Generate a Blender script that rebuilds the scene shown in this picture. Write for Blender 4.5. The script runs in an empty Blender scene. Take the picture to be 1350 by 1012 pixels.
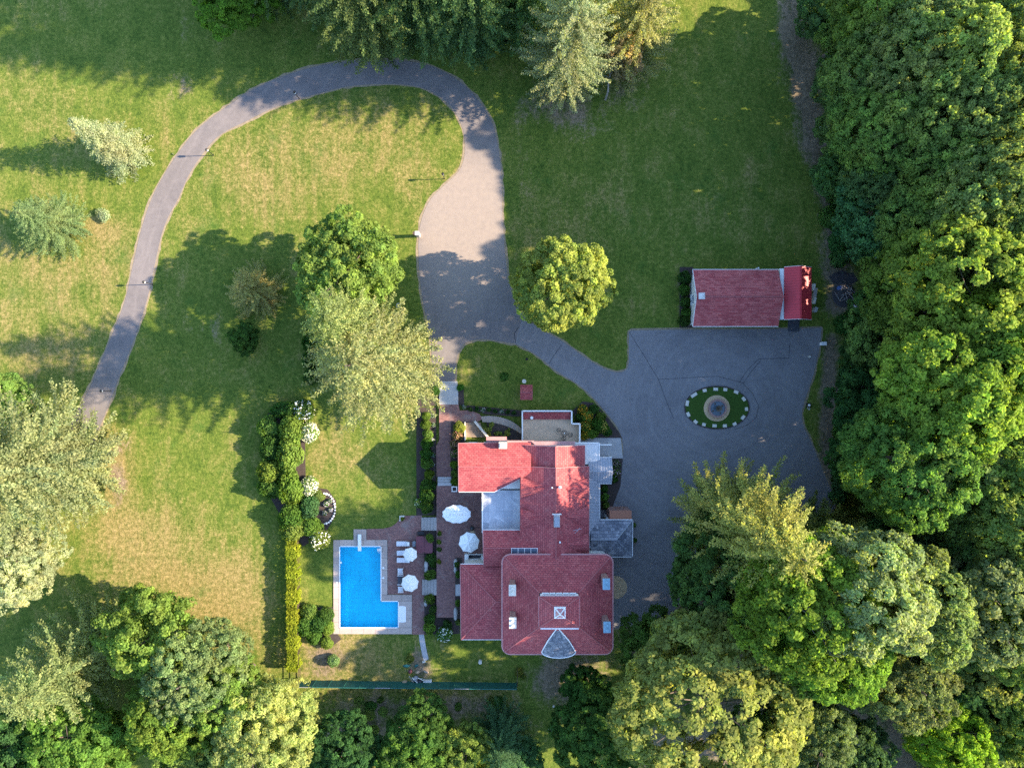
import bpy, math, random
import numpy as np
from math import radians as RAD, sin, cos, pi, sqrt, atan2
from mathutils import Vector, Matrix

# ------------------------------------------------------------------ camera, sky, sun, exposure
scene = bpy.context.scene
C = scene.collection
H = 91.0                      # drone height above the lawn (m)
SUN_ELEV, SUN_AZ = 26.5, 2.0  # degrees; azimuth measured from +X towards +Y
SUN_STRENGTH, SKY_STRENGTH, EXPOSURE = 4.2, 0.138, 2.28
cam_d = bpy.data.cameras.new('camera'); cam = bpy.data.objects.new('camera', cam_d); C.objects.link(cam)
cam.location = (0, 0, H); cam.rotation_euler = (0, 0, 0)
cam_d.sensor_width = 36; cam_d.lens = 18.0/(67.5/H); cam_d.clip_start = 0.5; cam_d.clip_end = 6000
scene.camera = cam
world = bpy.data.worlds.new('World'); scene.world = world; world.use_nodes = True
wn = world.node_tree
for n in list(wn.nodes): wn.nodes.remove(n)
sky = wn.nodes.new('ShaderNodeTexSky'); sky.sky_type = 'NISHITA'; sky.sun_disc = False
sky.sun_elevation = RAD(SUN_ELEV); sky.sun_rotation = RAD(90-SUN_AZ)
sky.air_density = 1.0; sky.dust_density = 0.6; sky.ozone_density = 3.5
bg = wn.nodes.new('ShaderNodeBackground'); bg.inputs[1].default_value = SKY_STRENGTH
wo = wn.nodes.new('ShaderNodeOutputWorld')
wn.links.new(sky.outputs[0], bg.inputs[0]); wn.links.new(bg.outputs[0], wo.inputs[0])
sun_d = bpy.data.lights.new('sun', 'SUN'); sun_d.energy = SUN_STRENGTH; sun_d.angle = RAD(0.55); sun_d.color = (1.0, 0.83, 0.62)
sun = bpy.data.objects.new('sun', sun_d); C.objects.link(sun)
sd = Vector((cos(RAD(SUN_ELEV))*cos(RAD(SUN_AZ)), cos(RAD(SUN_ELEV))*sin(RAD(SUN_AZ)), sin(RAD(SUN_ELEV))))
sun.rotation_euler = sd.to_track_quat('Z', 'Y').to_euler(); sun.location = sd*200
vs = scene.view_settings
vs.view_transform = 'Standard'; vs.look = 'None'; vs.gamma = 1.0; vs.use_curve_mapping = False; vs.exposure = EXPOSURE
scene.render.engine = 'CYCLES'
scene.cycles.use_denoising = False
scene.cycles.max_bounces = 8; scene.cycles.diffuse_bounces = 4; scene.cycles.transparent_max_bounces = 12; scene.cycles.transmission_bounces = 6
scene.cycles.sample_clamp_indirect = 6

random.seed(5)
rng = np.random.default_rng(5)

def P(px, py, z=0.0):
    """pixel of the photograph -> world point lying at height z"""
    k = 0.1*(H-z)/H
    return Vector(((px-675.0)*k, -(py-506.0)*k, z))

# ------------------------------------------------------------------ materials
def nt(name):
    m = bpy.data.materials.new(name); m.use_nodes = True
    t = m.node_tree
    for n in list(t.nodes): t.nodes.remove(n)
    out = t.nodes.new('ShaderNodeOutputMaterial')
    return m, t, out
def N(t, typ, **kw):
    n = t.nodes.new(typ)
    for k, v in kw.items():
        if k.startswith('i_'):
            key = k[2:]; key = int(key) if key.isdigit() else key.replace('_', ' ')
            n.inputs[key].default_value = v
        else: setattr(n, k, v)
    return n
def L(t, a, b): t.links.new(a, b)
def ramp(t, stops, fac=None, interp='LINEAR'):
    r = t.nodes.new('ShaderNodeValToRGB'); r.color_ramp.interpolation = interp
    e = r.color_ramp.elements
    while len(e) < len(stops): e.new(0.5)
    for el, (p, c) in zip(e, stops):
        el.position = p; el.color = (c[0], c[1], c[2], 1)
    if fac is not None: L(t, fac, r.inputs[0])
    return r
def mixc(t, fac, a, b, mode='MIX'):
    m = t.nodes.new('ShaderNodeMix'); m.data_type = 'RGBA'; m.blend_type = mode
    for sock, v in ((m.inputs[0], fac), (m.inputs[6], a), (m.inputs[7], b)):
        if hasattr(v, 'links') or hasattr(v, 'is_linked'): L(t, v, sock)
        elif isinstance(v, (int, float)): sock.default_value = v
        else: sock.default_value = (v[0], v[1], v[2], 1)
    return m.outputs[2]
def mth(t, op, a, b=None, c=None, clamp=False):
    m = t.nodes.new('ShaderNodeMath'); m.operation = op; m.use_clamp = clamp
    for s, v in zip(m.inputs, (a, b, c)):
        if v is None: continue
        if hasattr(v, 'is_linked'): L(t, v, s)
        else: s.default_value = v
    return m.outputs[0]
def noise(t, vec, scale, detail=4, rough=0.55, dist=0.0):
    n = N(t, 'ShaderNodeTexNoise'); n.inputs['Scale'].default_value = scale
    n.inputs['Detail'].default_value = detail; n.inputs['Roughness'].default_value = rough; n.inputs['Distortion'].default_value = dist
    if vec is not None: L(t, vec, n.inputs['Vector'])
    return n.outputs['Fac']
def worldpos(t): return N(t, 'ShaderNodeNewGeometry').outputs['Position']
def objpos(t): return N(t, 'ShaderNodeTexCoord').outputs['Object']
def uvpos(t): return N(t, 'ShaderNodeTexCoord').outputs['UV']
def principled(t, out, col, rough=0.7, bump=None, bstr=0.3, bdist=0.02, metal=0.0, spec=0.4):
    b = N(t, 'ShaderNodeBsdfPrincipled')
    if hasattr(col, 'is_linked'): L(t, col, b.inputs['Base Color'])
    else: b.inputs['Base Color'].default_value = (*col, 1)
    if hasattr(rough, 'is_linked'): L(t, rough, b.inputs['Roughness'])
    else: b.inputs['Roughness'].default_value = rough
    b.inputs['Metallic'].default_value = metal; b.inputs['Specular IOR Level'].default_value = spec
    if bump is not None:
        bn = N(t, 'ShaderNodeBump'); bn.inputs['Strength'].default_value = bstr; bn.inputs['Distance'].default_value = bdist
        L(t, bump, bn.inputs['Height']); L(t, bn.outputs[0], b.inputs['Normal'])
    L(t, b.outputs[0], out.inputs[0])
    return b
M = {}
def plain(name, col, rough=0.7, var=0.18, scale=1.5, metal=0.0, bump=0.15, spec=0.4):
    m, t, out = nt(name); p = worldpos(t)
    n1 = noise(t, p, scale, 5, 0.6); n2 = noise(t, p, scale*9, 3, 0.6)
    f = mth(t, 'ADD', mth(t, 'MULTIPLY', n1, 0.65), mth(t, 'MULTIPLY', n2, 0.35))
    r = ramp(t, [(0.25, [c*(1-var*1.4) for c in col]), (0.75, [min(1, c*(1+var)) for c in col])], f)
    principled(t, out, r.outputs[0], rough, n2, bump, 0.02, metal, spec)
    M[name] = m; return m

# --- lawn: grass colour and wear; masks 'dry' and 'dirt' are stored on the ground sheet
def make_lawn():
    m, t, out = nt('lawn_grass'); p = worldpos(t)
    dry = N(t, 'ShaderNodeAttribute', attribute_name='dry').outputs['Fac']
    dirt = N(t, 'ShaderNodeAttribute', attribute_name='dirt').outputs['Fac']
    mp = N(t, 'ShaderNodeMapping'); mp.inputs['Scale'].default_value = (1.0, 0.6, 1); L(t, p, mp.inputs[0])
    big = noise(t, p, 0.07, 5, 0.6, 0.3); mid = noise(t, mp.outputs[0], 0.38, 7, 0.72, 0.3); fine = noise(t, p, 1.9, 5, 0.8); grain = noise(t, p, 4.2, 2, 0.9)
    ms = N(t, 'ShaderNodeMapping'); ms.inputs['Scale'].default_value = (1.0, 0.03, 1); L(t, p, ms.inputs[0])
    stripe = noise(t, ms.outputs[0], 1.7, 2, 0.5)
    fm = mth(t, 'ADD', mth(t, 'MULTIPLY', fine, 0.55), mth(t, 'MULTIPLY', mid, 0.45))
    green = ramp(t, [(0.36, (0.044, 0.082, 0.012)), (0.5, (0.094, 0.130, 0.020)), (0.64, (0.165, 0.172, 0.038))], fm)
    tan = ramp(t, [(0.36, (0.130, 0.118, 0.032)), (0.64, (0.275, 0.208, 0.088))], fine)
    k = mth(t, 'ADD', mth(t, 'MULTIPLY', mid, 1.3), mth(t, 'MULTIPLY', big, 0.7))
    k = mth(t, 'ADD', k, mth(t, 'MULTIPLY', grain, 0.7)); k = mth(t, 'ADD', k, mth(t, 'MULTIPLY', stripe, 0.42)); k = mth(t, 'ADD', k, mth(t, 'MULTIPLY', fine, 0.5))
    k = mth(t, 'ADD', k, mth(t, 'MULTIPLY', dry, 0.85))
    mr = N(t, 'ShaderNodeMapRange', interpolation_type='SMOOTHSTEP'); mr.inputs[1].default_value = 2.16; mr.inputs[2].default_value = 2.80; L(t, k, mr.inputs[0])
    c = mixc(t, mr.outputs[0], green.outputs[0], tan.outputs[0])
    cl = N(t, 'ShaderNodeMapRange', interpolation_type='SMOOTHSTEP'); cl.inputs[1].default_value = 0.54; cl.inputs[2].default_value = 0.70; L(t, noise(t, p, 0.21, 7, 0.7, 0.1), cl.inputs[0])
    c = mixc(t, mth(t, 'MULTIPLY', cl.outputs[0], 0.5), c, (0.045, 0.105, 0.018))
    soil = ramp(t, [(0.38, (0.095, 0.072, 0.052)), (0.62, (0.240, 0.182, 0.132))], fm)
    d = mth(t, 'ADD', dirt, mth(t, 'MULTIPLY', mth(t, 'SUBTRACT', mid, 0.5), 1.6)); d = mth(t, 'ADD', d, mth(t, 'MULTIPLY', mth(t, 'SUBTRACT', fine, 0.5), 0.9))
    dr = N(t, 'ShaderNodeMapRange', interpolation_type='SMOOTHSTEP'); dr.inputs[1].default_value = 0.30; dr.inputs[2].default_value = 0.80; L(t, d, dr.inputs[0])
    c = mixc(t, mth(t, 'MULTIPLY', dr.outputs[0], 0.9), c, soil.outputs[0])
    gn = ramp(t, [(0.3, (0.50, 0.52, 0.5)), (0.7, (1.45, 1.42, 1.4))], mth(t, 'ADD', mth(t, 'MULTIPLY', grain, .6), mth(t, 'MULTIPLY', fine, .4)))
    c = mixc(t, 0.85, c, gn.outputs[0], 'MULTIPLY')
    principled(t, out, c, 0.95, mth(t, 'ADD', grain, mth(t, 'MULTIPLY', fine, 2.0)), 0.5, 0.10, spec=0.1)
    M['lawn'] = m
make_lawn()

def make_asphalt(name, lo, hi, tint):
    m, t, out = nt(name); p = worldpos(t)
    a = noise(t, p, 0.22, 6, 0.65, 0.8); b = noise(t, p, 1.7, 5, 0.7); g = noise(t, p, 11, 3, 0.7)
    f = mth(t, 'ADD', mth(t, 'MULTIPLY', a, 0.6), mth(t, 'MULTIPLY', b, 0.4))
    r = ramp(t, [(0.30, lo), (0.70, hi)], f)
    c = mixc(t, mth(t, 'MULTIPLY', g, 0.25), r.outputs[0], tint)
    # tyre-polished streaks following bands of noise
    st = N(t, 'ShaderNodeTexWave', wave_type='RINGS', rings_direction='Z'); st.inputs['Scale'].default_value = 0.16; st.inputs['Distortion'].default_value = 9; st.inputs['Detail'].default_value = 4; st.inputs['Detail Scale'].default_value = 0.25
    mp = N(t, 'ShaderNodeMapping'); mp.inputs['Location'].default_value = (-27, 3, 0); L(t, p, mp.inputs[0]); L(t, mp.outputs[0], st.inputs[0])
    sr = ramp(t, [(0.80, (0, 0, 0)), (1.0, (1, 1, 1))], st.outputs['Fac'])
    c = mixc(t, mth(t, 'MULTIPLY', sr.outputs[0], 0.10), c, [min(1, h*1.45) for h in hi])
    # dark drip stains
    s2 = ramp(t, [(0.62, (0, 0, 0)), (0.75, (1, 1, 1))], noise(t, p, 0.55, 6, 0.7, 0.5))
    c = mixc(t, mth(t, 'MULTIPLY', s2.outputs[0], 0.4), c, [x*0.7 for x in lo])
    if name == 'asphalt_old':
        # bleached, sand-worn area where the drive widens
        vm = N(t, 'ShaderNodeVectorMath', operation='DISTANCE'); mp2 = N(t, 'ShaderNodeMapping'); mp2.inputs['Scale'].default_value = (1.0, 0.62, 1); L(t, p, mp2.inputs[0]); L(t, mp2.outputs[0], vm.inputs[0]); vm.inputs[1].default_value = (-6.2, 13.0, 0)
        w = N(t, 'ShaderNodeMapRange', interpolation_type='SMOOTHSTEP'); w.inputs[1].default_value = 9.5; w.inputs[2].default_value = 3.5; w.inputs[3].default_value = 0.0; w.inputs[4].default_value = 1.0; L(t, vm.outputs['Value'], w.inputs[0])
        c = mixc(t, mth(t, 'MULTIPLY', w.outputs[0], mth(t, 'ADD', 0.35, b), None, True), c, (0.265, 0.216, 0.178))
    principled(t, out, c, 0.88, g, 0.35, 0.015, spec=0.25)
    M[name] = m
make_asphalt('asphalt_old', (0.100, 0.090, 0.090), (0.190, 0.166, 0.156), (0.20, 0.175, 0.165))
make_asphalt('asphalt_new', (0.120, 0.114, 0.116), (0.215, 0.205, 0.205), (0.22, 0.21, 0.21))

def make_brick(name, c1, c2, mortar, bw, bh, off=0.5, msize=0.012, wear=None, rough=0.85, bstr=0.4, bias=0.0):
    m, t, out = nt(name); u = uvpos(t)
    br = N(t, 'ShaderNodeTexBrick'); L(t, u, br.inputs[0]); br.offset = off
    br.inputs['Color1'].default_value = (*c1, 1); br.inputs['Color2'].default_value = (*c2, 1); br.inputs['Mortar'].default_value = (*mortar, 1)
    br.inputs['Scale'].default_value = 1.0; br.inputs['Mortar Size'].default_value = msize; br.inputs['Mortar Smooth'].default_value = 0.2
    br.inputs['Brick Width'].default_value = bw; br.inputs['Row Height'].default_value = bh; br.inputs['Bias'].default_value = bias
    p = worldpos(t); n1 = noise(t, p, 0.45, 6, 0.65, 0.5); n2 = noise(t, p, 4.0, 4, 0.7)
    r = ramp(t, [(0.25, (0.72, 0.72, 0.74)), (0.75, (1.25, 1.22, 1.2))], mth(t, 'ADD', mth(t, 'MULTIPLY', n1, 0.6), mth(t, 'MULTIPLY', n2, 0.4)))
    c = mixc(t, 1.0, br.outputs['Color'], r.outputs[0], 'MULTIPLY')
    if wear:
        wr = ramp(t, [(wear[1], (0, 0, 0)), (wear[1]+0.1, (1, 1, 1))], noise(t, p, wear[2], 6, 0.7, 0.8))
        c = mixc(t, mth(t, 'MULTIPLY', wr.outputs[0], 0.8), c, wear[0])
    hgt = mth(t, 'SUBTRACT', n2, br.outputs['Fac'])
    principled(t, out, c, rough, hgt, bstr, 0.02, spec=0.3)
    M[name] = m
make_brick('roof_tile', (0.310, 0.056, 0.060), (0.415, 0.108, 0.100), (0.185, 0.040, 0.046), 0.42, 0.27, 0.5, 0.030, wear=((0.33, 0.13, 0.12), 0.60, 0.7))
make_brick('garage_shingle', (0.360, 0.064, 0.066), (0.500, 0.140, 0.128), (0.22, 0.05, 0.052), 0.62, 0.24, 0.37, 0.020)
make_brick('paving_brick', (0.175, 0.086, 0.078), (0.265, 0.140, 0.118), (0.13, 0.09, 0.08), 0.30, 0.15, 0.5, 0.010, wear=((0.23, 0.17, 0.15), 0.55, 0.5))
make_brick('wall_brick', (0.24, 0.10, 0.08), (0.32, 0.15, 0.11), (0.35, 0.31, 0.28), 0.22, 0.075, 0.5, 0.01)
make_brick('slate', (0.085, 0.098, 0.125), (0.235, 0.245, 0.275), (0.05, 0.055, 0.07), 0.55, 0.42, 0.5, 0.02, wear=((0.40, 0.40, 0.42), 0.56, 0.8), rough=0.5)
make_brick('membrane', (0.36, 0.385, 0.42), (0.43, 0.45, 0.48), (0.27, 0.29, 0.33), 1.0, 3.2, 0.0, 0.03, wear=((0.55, 0.56, 0.58), 0.52, 0.5), rough=0.6, bstr=0.15)
make_brick('clapboard', (0.66, 0.63, 0.56), (0.70, 0.67, 0.60), (0.45, 0.43, 0.38), 4.0, 0.14, 0.3, 0.012, rough=0.6)
make_brick('pool_liner', (0.002, 0.80, 0.96), (0.002, 0.82, 0.96), (0.002, 0.66, 0.90), 0.62, 0.62, 0.0, 0.022, rough=0.5, bstr=0.05)
plain('coping', (0.36, 0.29, 0.25), 0.8, 0.12, 1.2)
plain('coping_light', (0.41, 0.335, 0.29), 0.8, 0.12, 1.2)
plain('concrete', (0.36, 0.35, 0.34), 0.85, 0.15, 0.8)
plain('concrete_step', (0.42, 0.40, 0.39), 0.8, 0.12, 2.0)
plain('terrace_floor', (0.54, 0.39, 0.26), 0.8, 0.2, 1.0)
plain('stone_path', (0.33, 0.27, 0.22), 0.9, 0.3, 3.0)
plain('flagstone', (0.36, 0.36, 0.37), 0.85, 0.2, 1.5)
plain('white_paint', (0.78, 0.77, 0.74), 0.5, 0.05, 2.0, bump=0.05)
plain('white_stone', (0.58, 0.54, 0.46), 0.7, 0.1, 3.0)
plain('canvas', (0.80, 0.80, 0.78), 0.85, 0.04, 3.0, bump=0.1)
plain('canvas_cream', (0.82, 0.79, 0.70), 0.85, 0.04, 3.0, bump=0.1)
plain('cushion', (0.62, 0.62, 0.64), 0.9, 0.06, 3.0)
plain('dark_mesh', (0.06, 0.065, 0.08), 0.7, 0.15, 6.0)
plain('black_metal', (0.018, 0.018, 0.02), 0.45, 0.2, 6.0)
plain('grey_metal', (0.30, 0.32, 0.35), 0.45, 0.12, 1.0, metal=0.3)
plain('metal_roof_grey', (0.31, 0.325, 0.36), 0.5, 0.14, 0.7)
plain('metal_roof_white', (0.62, 0.61, 0.59), 0.6, 0.08, 0.7)
plain('metal_roof_red', (0.52, 0.040, 0.050), 0.42, 0.10, 0.7)
plain('red_ridge', (0.34, 0.095, 0.095), 0.7, 0.15, 3.0)
plain('gutter_pink', (0.42, 0.22, 0.21), 0.6, 0.15, 1.0)
plain('spa_cover', (0.14, 0.040, 0.050), 0.6, 0.15, 2.0)
plain('dark_wood', (0.07, 0.045, 0.032), 0.8, 0.3, 4.0)
plain('deck_wood', (0.26, 0.19, 0.135), 0.8, 0.25, 5.0)
plain('weathered_wood', (0.34, 0.31, 0.285), 0.9, 0.25, 5.0)
plain('mulch', (0.055, 0.040, 0.034), 0.95, 0.45, 5.0, bump=0.5)
plain('gravel', (0.52, 0.37, 0.22), 0.95, 0.25, 8.0, bump=0.6)
plain('soil_edge', (0.235, 0.185, 0.120), 0.95, 0.35, 2.5, bump=0.4)
plain('ash', (0.045, 0.042, 0.045), 0.95, 0.5, 2.5, bump=0.5)
plain('bark', (0.13, 0.10, 0.08), 0.95, 0.35, 4.0, bump=0.6)
plain('bark_pale', (0.30, 0.27, 0.245), 0.95, 0.3, 4.0, bump=0.5)
plain('dead_wood', (0.30, 0.25, 0.225), 0.9, 0.3, 5.0)
plain('green_mesh', (0.010, 0.085, 0.065), 0.75, 0.22, 1.6)
plain('blue_tarp', (0.05, 0.10, 0.26), 0.5, 0.3, 3.0)
plain('teal_tarp', (0.02, 0.13, 0.12), 0.5, 0.3, 3.0)
plain('cardboard', (0.42, 0.30, 0.19), 0.9, 0.15, 4.0)
plain('rubbish_bag', (0.03, 0.03, 0.04), 0.35, 0.3, 6.0)
plain('terracotta', (0.35, 0.14, 0.08), 0.8, 0.15, 4.0)
plain('bronze', (0.10, 0.075, 0.05), 0.5, 0.25, 5.0, metal=0.5)
plain('pond_water', (0.075, 0.11, 0.14), 0.12, 0.25, 1.8, bump=0.03)
plain('skylight_glass', (0.06, 0.085, 0.12), 0.12, 0.3, 1.2, bump=0.0, spec=0.6)
plain('glass', (0.04, 0.055, 0.07), 0.08, 0.3, 0.5, bump=0.0, spec=0.6)
plain('chimney_flue', (0.20, 0.34, 0.42), 0.6, 0.15, 3.0)
plain('stainless', (0.50, 0.51, 0.52), 0.3, 0.08, 3.0, metal=0.8)

def make_water():
    m, t, out = nt('pool_water'); p = worldpos(t)
    b = N(t, 'ShaderNodeBump'); b.inputs['Strength'].default_value = 0.12; b.inputs['Distance'].default_value = 0.05
    L(t, noise(t, p, 1.6, 3, 0.5, 0.6), b.inputs['Height'])
    tr = N(t, 'ShaderNodeBsdfTransparent'); tr.inputs[0].default_value = (0.80, 0.97, 1.0, 1)
    gl = N(t, 'ShaderNodeBsdfGlossy'); gl.inputs['Roughness'].default_value = 0.03; gl.inputs[0].default_value = (1, 1, 1, 1); L(t, b.outputs[0], gl.inputs['Normal'])
    fr = N(t, 'ShaderNodeFresnel'); fr.inputs[0].default_value = 1.33; L(t, b.outputs[0], fr.inputs['Normal'])
    mx = N(t, 'ShaderNodeMixShader'); L(t, fr.outputs[0], mx.inputs[0]); L(t, tr.outputs[0], mx.inputs[1]); L(t, gl.outputs[0], mx.inputs[2])
    L(t, mx.outputs[0], out.inputs[0]); M['pool_water'] = m
make_water()

def make_leaf():
    m, t, out = nt('foliage')
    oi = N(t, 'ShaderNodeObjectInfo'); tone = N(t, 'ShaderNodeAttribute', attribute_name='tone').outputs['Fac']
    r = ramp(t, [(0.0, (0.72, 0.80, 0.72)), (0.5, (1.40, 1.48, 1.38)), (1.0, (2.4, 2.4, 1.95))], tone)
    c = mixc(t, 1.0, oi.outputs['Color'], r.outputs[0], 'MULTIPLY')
    # broad drift of hue through the crown
    hv = noise(t, worldpos(t), 0.35, 3, 0.6)
    hr = ramp(t, [(0.3, (0.86, 0.98, 0.95)), (0.7, (1.16, 1.04, 0.95))], hv)
    c = mixc(t, 1.0, c, hr.outputs[0], 'MULTIPLY')
    d = N(t, 'ShaderNodeBsdfDiffuse'); L(t, c, d.inputs[0])
    tl = N(t, 'ShaderNodeBsdfTranslucent'); L(t, mixc(t, 1.0, c, (1.6, 1.7, 0.7), 'MULTIPLY'), tl.inputs[0])
    mx = N(t, 'ShaderNodeMixShader'); mx.inputs[0].default_value = 0.48; L(t, d.outputs[0], mx.inputs[1]); L(t, tl.outputs[0], mx.inputs[2])
    L(t, mx.outputs[0], out.inputs[0]); M['foliage'] = m
    m, t, out = nt('petal'); oi = N(t, 'ShaderNodeObjectInfo'); tone = N(t, 'ShaderNodeAttribute', attribute_name='tone').outputs['Fac']
    r = ramp(t, [(0.0, (0.72, 0.74, 0.7)), (1.0, (1.1, 1.1, 1.08))], tone)
    d = N(t, 'ShaderNodeBsdfDiffuse'); L(t, mixc(t, 1.0, oi.outputs['Color'], r.outputs[0], 'MULTIPLY'), d.inputs[0]); L(t, d.outputs[0], out.inputs[0]); M['petal'] = m
make_leaf()

# ------------------------------------------------------------------ mesh helpers
class MB:
    """collects faces; build() links them as ONE mesh object with metric UVs"""
    def __init__(s): s.v = []; s.f = []
    def add(s, vs, fs):
        o = len(s.v); s.v += [tuple(v) for v in vs]; s.f += [tuple(i+o for i in f) for f in fs]; return s
    def box(s, x0, x1, y0, y1, z0, z1):
        vs = [(x0,y0,z0),(x1,y0,z0),(x1,y1,z0),(x0,y1,z0),(x0,y0,z1),(x1,y0,z1),(x1,y1,z1),(x0,y1,z1)]
        return s.add(vs, [(3,2,1,0),(4,5,6,7),(0,1,5,4),(1,2,6,5),(2,3,7,6),(3,0,4,7)])
    def obox(s, c, ux, sx, sy, z0, z1):
        """oriented box: centre c (xy), direction ux, full sizes sx (along ux), sy"""
        u = Vector((ux[0], ux[1], 0)).normalized(); w = Vector((-u.y, u.x, 0)); c = Vector((c[0], c[1], 0))
        q = [c-u*sx/2-w*sy/2, c+u*sx/2-w*sy/2, c+u*sx/2+w*sy/2, c-u*sx/2+w*sy/2]
        return s.prism(q, z0, z1)
    def prism(s, pts, z0, z1):
        n = len(pts)
        a = sum(pts[i][0]*pts[(i+1)%n][1]-pts[(i+1)%n][0]*pts[i][1] for i in range(n))
        if a < 0: pts = list(reversed(pts))
        vs = [(p[0],p[1],z0) for p in pts]+[(p[0],p[1],z1) for p in pts]
        return s.add(vs, [tuple(range(n-1,-1,-1)), tuple(range(n,2*n))]+[(i,(i+1)%n,n+(i+1)%n,n+i) for i in range(n)])
    def slab(s, pts, th):
        """a sloping plate: polygon of 3-D points extruded down by th"""
        pts = [Vector(p) for p in pts]; n = len(pts)
        nn = Vector((0,0,0))
        for i in range(n): nn += (pts[i]-pts[0]).cross(pts[(i+1)%n]-pts[0])
        if nn.z < 0: pts.reverse()
        vs = [tuple(p) for p in pts]+[(p.x,p.y,p.z-th) for p in pts]
        return s.add(vs, [tuple(range(n)), tuple(range(2*n-1,n-1,-1))]+[(n+i,n+(i+1)%n,(i+1)%n,i) for i in range(n)])
    def tube(s, pts, rad, n=8, caps=True):
        pts = [Vector(p) for p in pts]; rs = rad if hasattr(rad, '__len__') else [rad]*len(pts)
        o = []; 
        for i, p in enumerate(pts):
            d = (pts[min(i+1,len(pts)-1)]-pts[max(i-1,0)]).normalized()
            a = Vector((0,0,1)) if abs(d.z) < 0.9 else Vector((1,0,0))
            u = d.cross(a).normalized(); w = d.cross(u)
            o += [tuple(p+(u*cos(2*pi*k/n)+w*sin(2*pi*k/n))*rs[i]) for k in range(n)]
        fs = [(i*n+k, i*n+(k+1)%n, (i+1)*n+(k+1)%n, (i+1)*n+k) for i in range(len(pts)-1) for k in range(n)]
        if caps: fs += [tuple(range(n-1,-1,-1)), tuple(range((len(pts)-1)*n, len(pts)*n))]
        return s.add(o, fs)
    def lathe(s, prof, c=(0,0,0), n=24, sx=1.0, sy=1.0):
        """prof: list of (radius, z) from bottom to top"""
        o = [(c[0]+r*cos(2*pi*k/n)*sx, c[1]+r*sin(2*pi*k/n)*sy, c[2]+z) for r, z in prof for k in range(n)]
        fs = [(i*n+k, i*n+(k+1)%n, (i+1)*n+(k+1)%n, (i+1)*n+k) for i in range(len(prof)-1) for k in range(n)]
        fs += [tuple(range(n-1,-1,-1)), tuple(range((len(prof)-1)*n, len(prof)*n))]
        return s.add(o, fs)
    def bar(s, a, b, w, h):
        """box beam between two points"""
        a = Vector(a); b = Vector(b); d = (b-a).normalized()
        up = Vector((0,0,1)) if abs(d.z) < 0.95 else Vector((1,0,0))
        u = d.cross(up).normalized(); v = u.cross(d)
        vs = []
        for p in (a, b): vs += [p-u*w/2-v*h/2, p+u*w/2-v*h/2, p+u*w/2+v*h/2, p-u*w/2+v*h/2]
        return s.add(vs, [(3,2,1,0),(4,5,6,7),(0,1,5,4),(1,2,6,5),(2,3,7,6),(3,0,4,7)])
    def mesh(s, name, mat):
        me = bpy.data.meshes.new(name); me.from_pydata(s.v, [], s.f); me.validate()
        uv = me.uv_layers.new(name='UVMap'); co = [v.co for v in me.vertices]; d = uv.data
        for p in me.polygons:
            n = p.normal
            u = Vector((0,0,1)).cross(n)
            u = Vector((1,0,0)) if u.length < 0.02 else u.normalized()
            w = n.cross(u)
            for li in p.loop_indices:
                c = co[me.loops[li].vertex_index]; d[li].uv = (c.dot(u), c.dot(w))
        me.materials.append(M[mat]); return me
    def build(s, name, mat, parent=None, smooth=False):
        me = s.mesh(name, mat)
        if smooth:
            me.polygons.foreach_set('use_smooth', [True]*len(me.polygons))
        o = bpy.data.objects.new(name, me); C.objects.link(o)
        if parent is not None: o.parent = parent; o.matrix_parent_inverse = Matrix.Translation(-parent.location)
        return o
def tag(o, label=None, cat=None, group=None, kind=None):
    if label: o['label'] = label
    if cat: o['category'] = cat
    if group: o['group'] = group
    if kind: o['kind'] = kind
    return o
def empty(name, loc, label, cat, group=None):
    o = bpy.data.objects.new(name, None); C.objects.link(o); o.location = loc; o.empty_display_size = 0.3
    return tag(o, label, cat, group)
def copy_thing(root, loc, rz=0.0, scale=(1,1,1), label=None, group=None):
    r = root.copy(); C.objects.link(r); r.location = loc; r.rotation_euler = (0,0,rz); r.scale = scale
    if label: r['label'] = label
    if group: r['group'] = group
    for ch in root.children:
        c = ch.copy(); C.objects.link(c); c.parent = r
        for g in ch.children:
            d = g.copy(); C.objects.link(d); d.parent = c
    return r
def px_poly(pts, z): return [P(x, y, z) for x, y in pts]
def spline(pts, step=5.0):
    """Catmull-Rom through pixel points (open)"""
    out = []; n = len(pts)
    for i in range(n-1):
        p0 = pts[max(i-1,0)]; p1 = pts[i]; p2 = pts[i+1]; p3 = pts[min(i+2,n-1)]
        d = math.hypot(p2[0]-p1[0], p2[1]-p1[1]); k = max(1, int(d/step))
        for j in range(k):
            t = j/k; q = []
            for a in (0, 1):
                q.append(0.5*((2*p1[a])+(-p0[a]+p2[a])*t+(2*p0[a]-5*p1[a]+4*p2[a]-p3[a])*t*t+(-p0[a]+3*p1[a]-3*p2[a]+p3[a])*t**3))
            out.append(tuple(q))
    out.append(pts[-1]); return out
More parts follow.
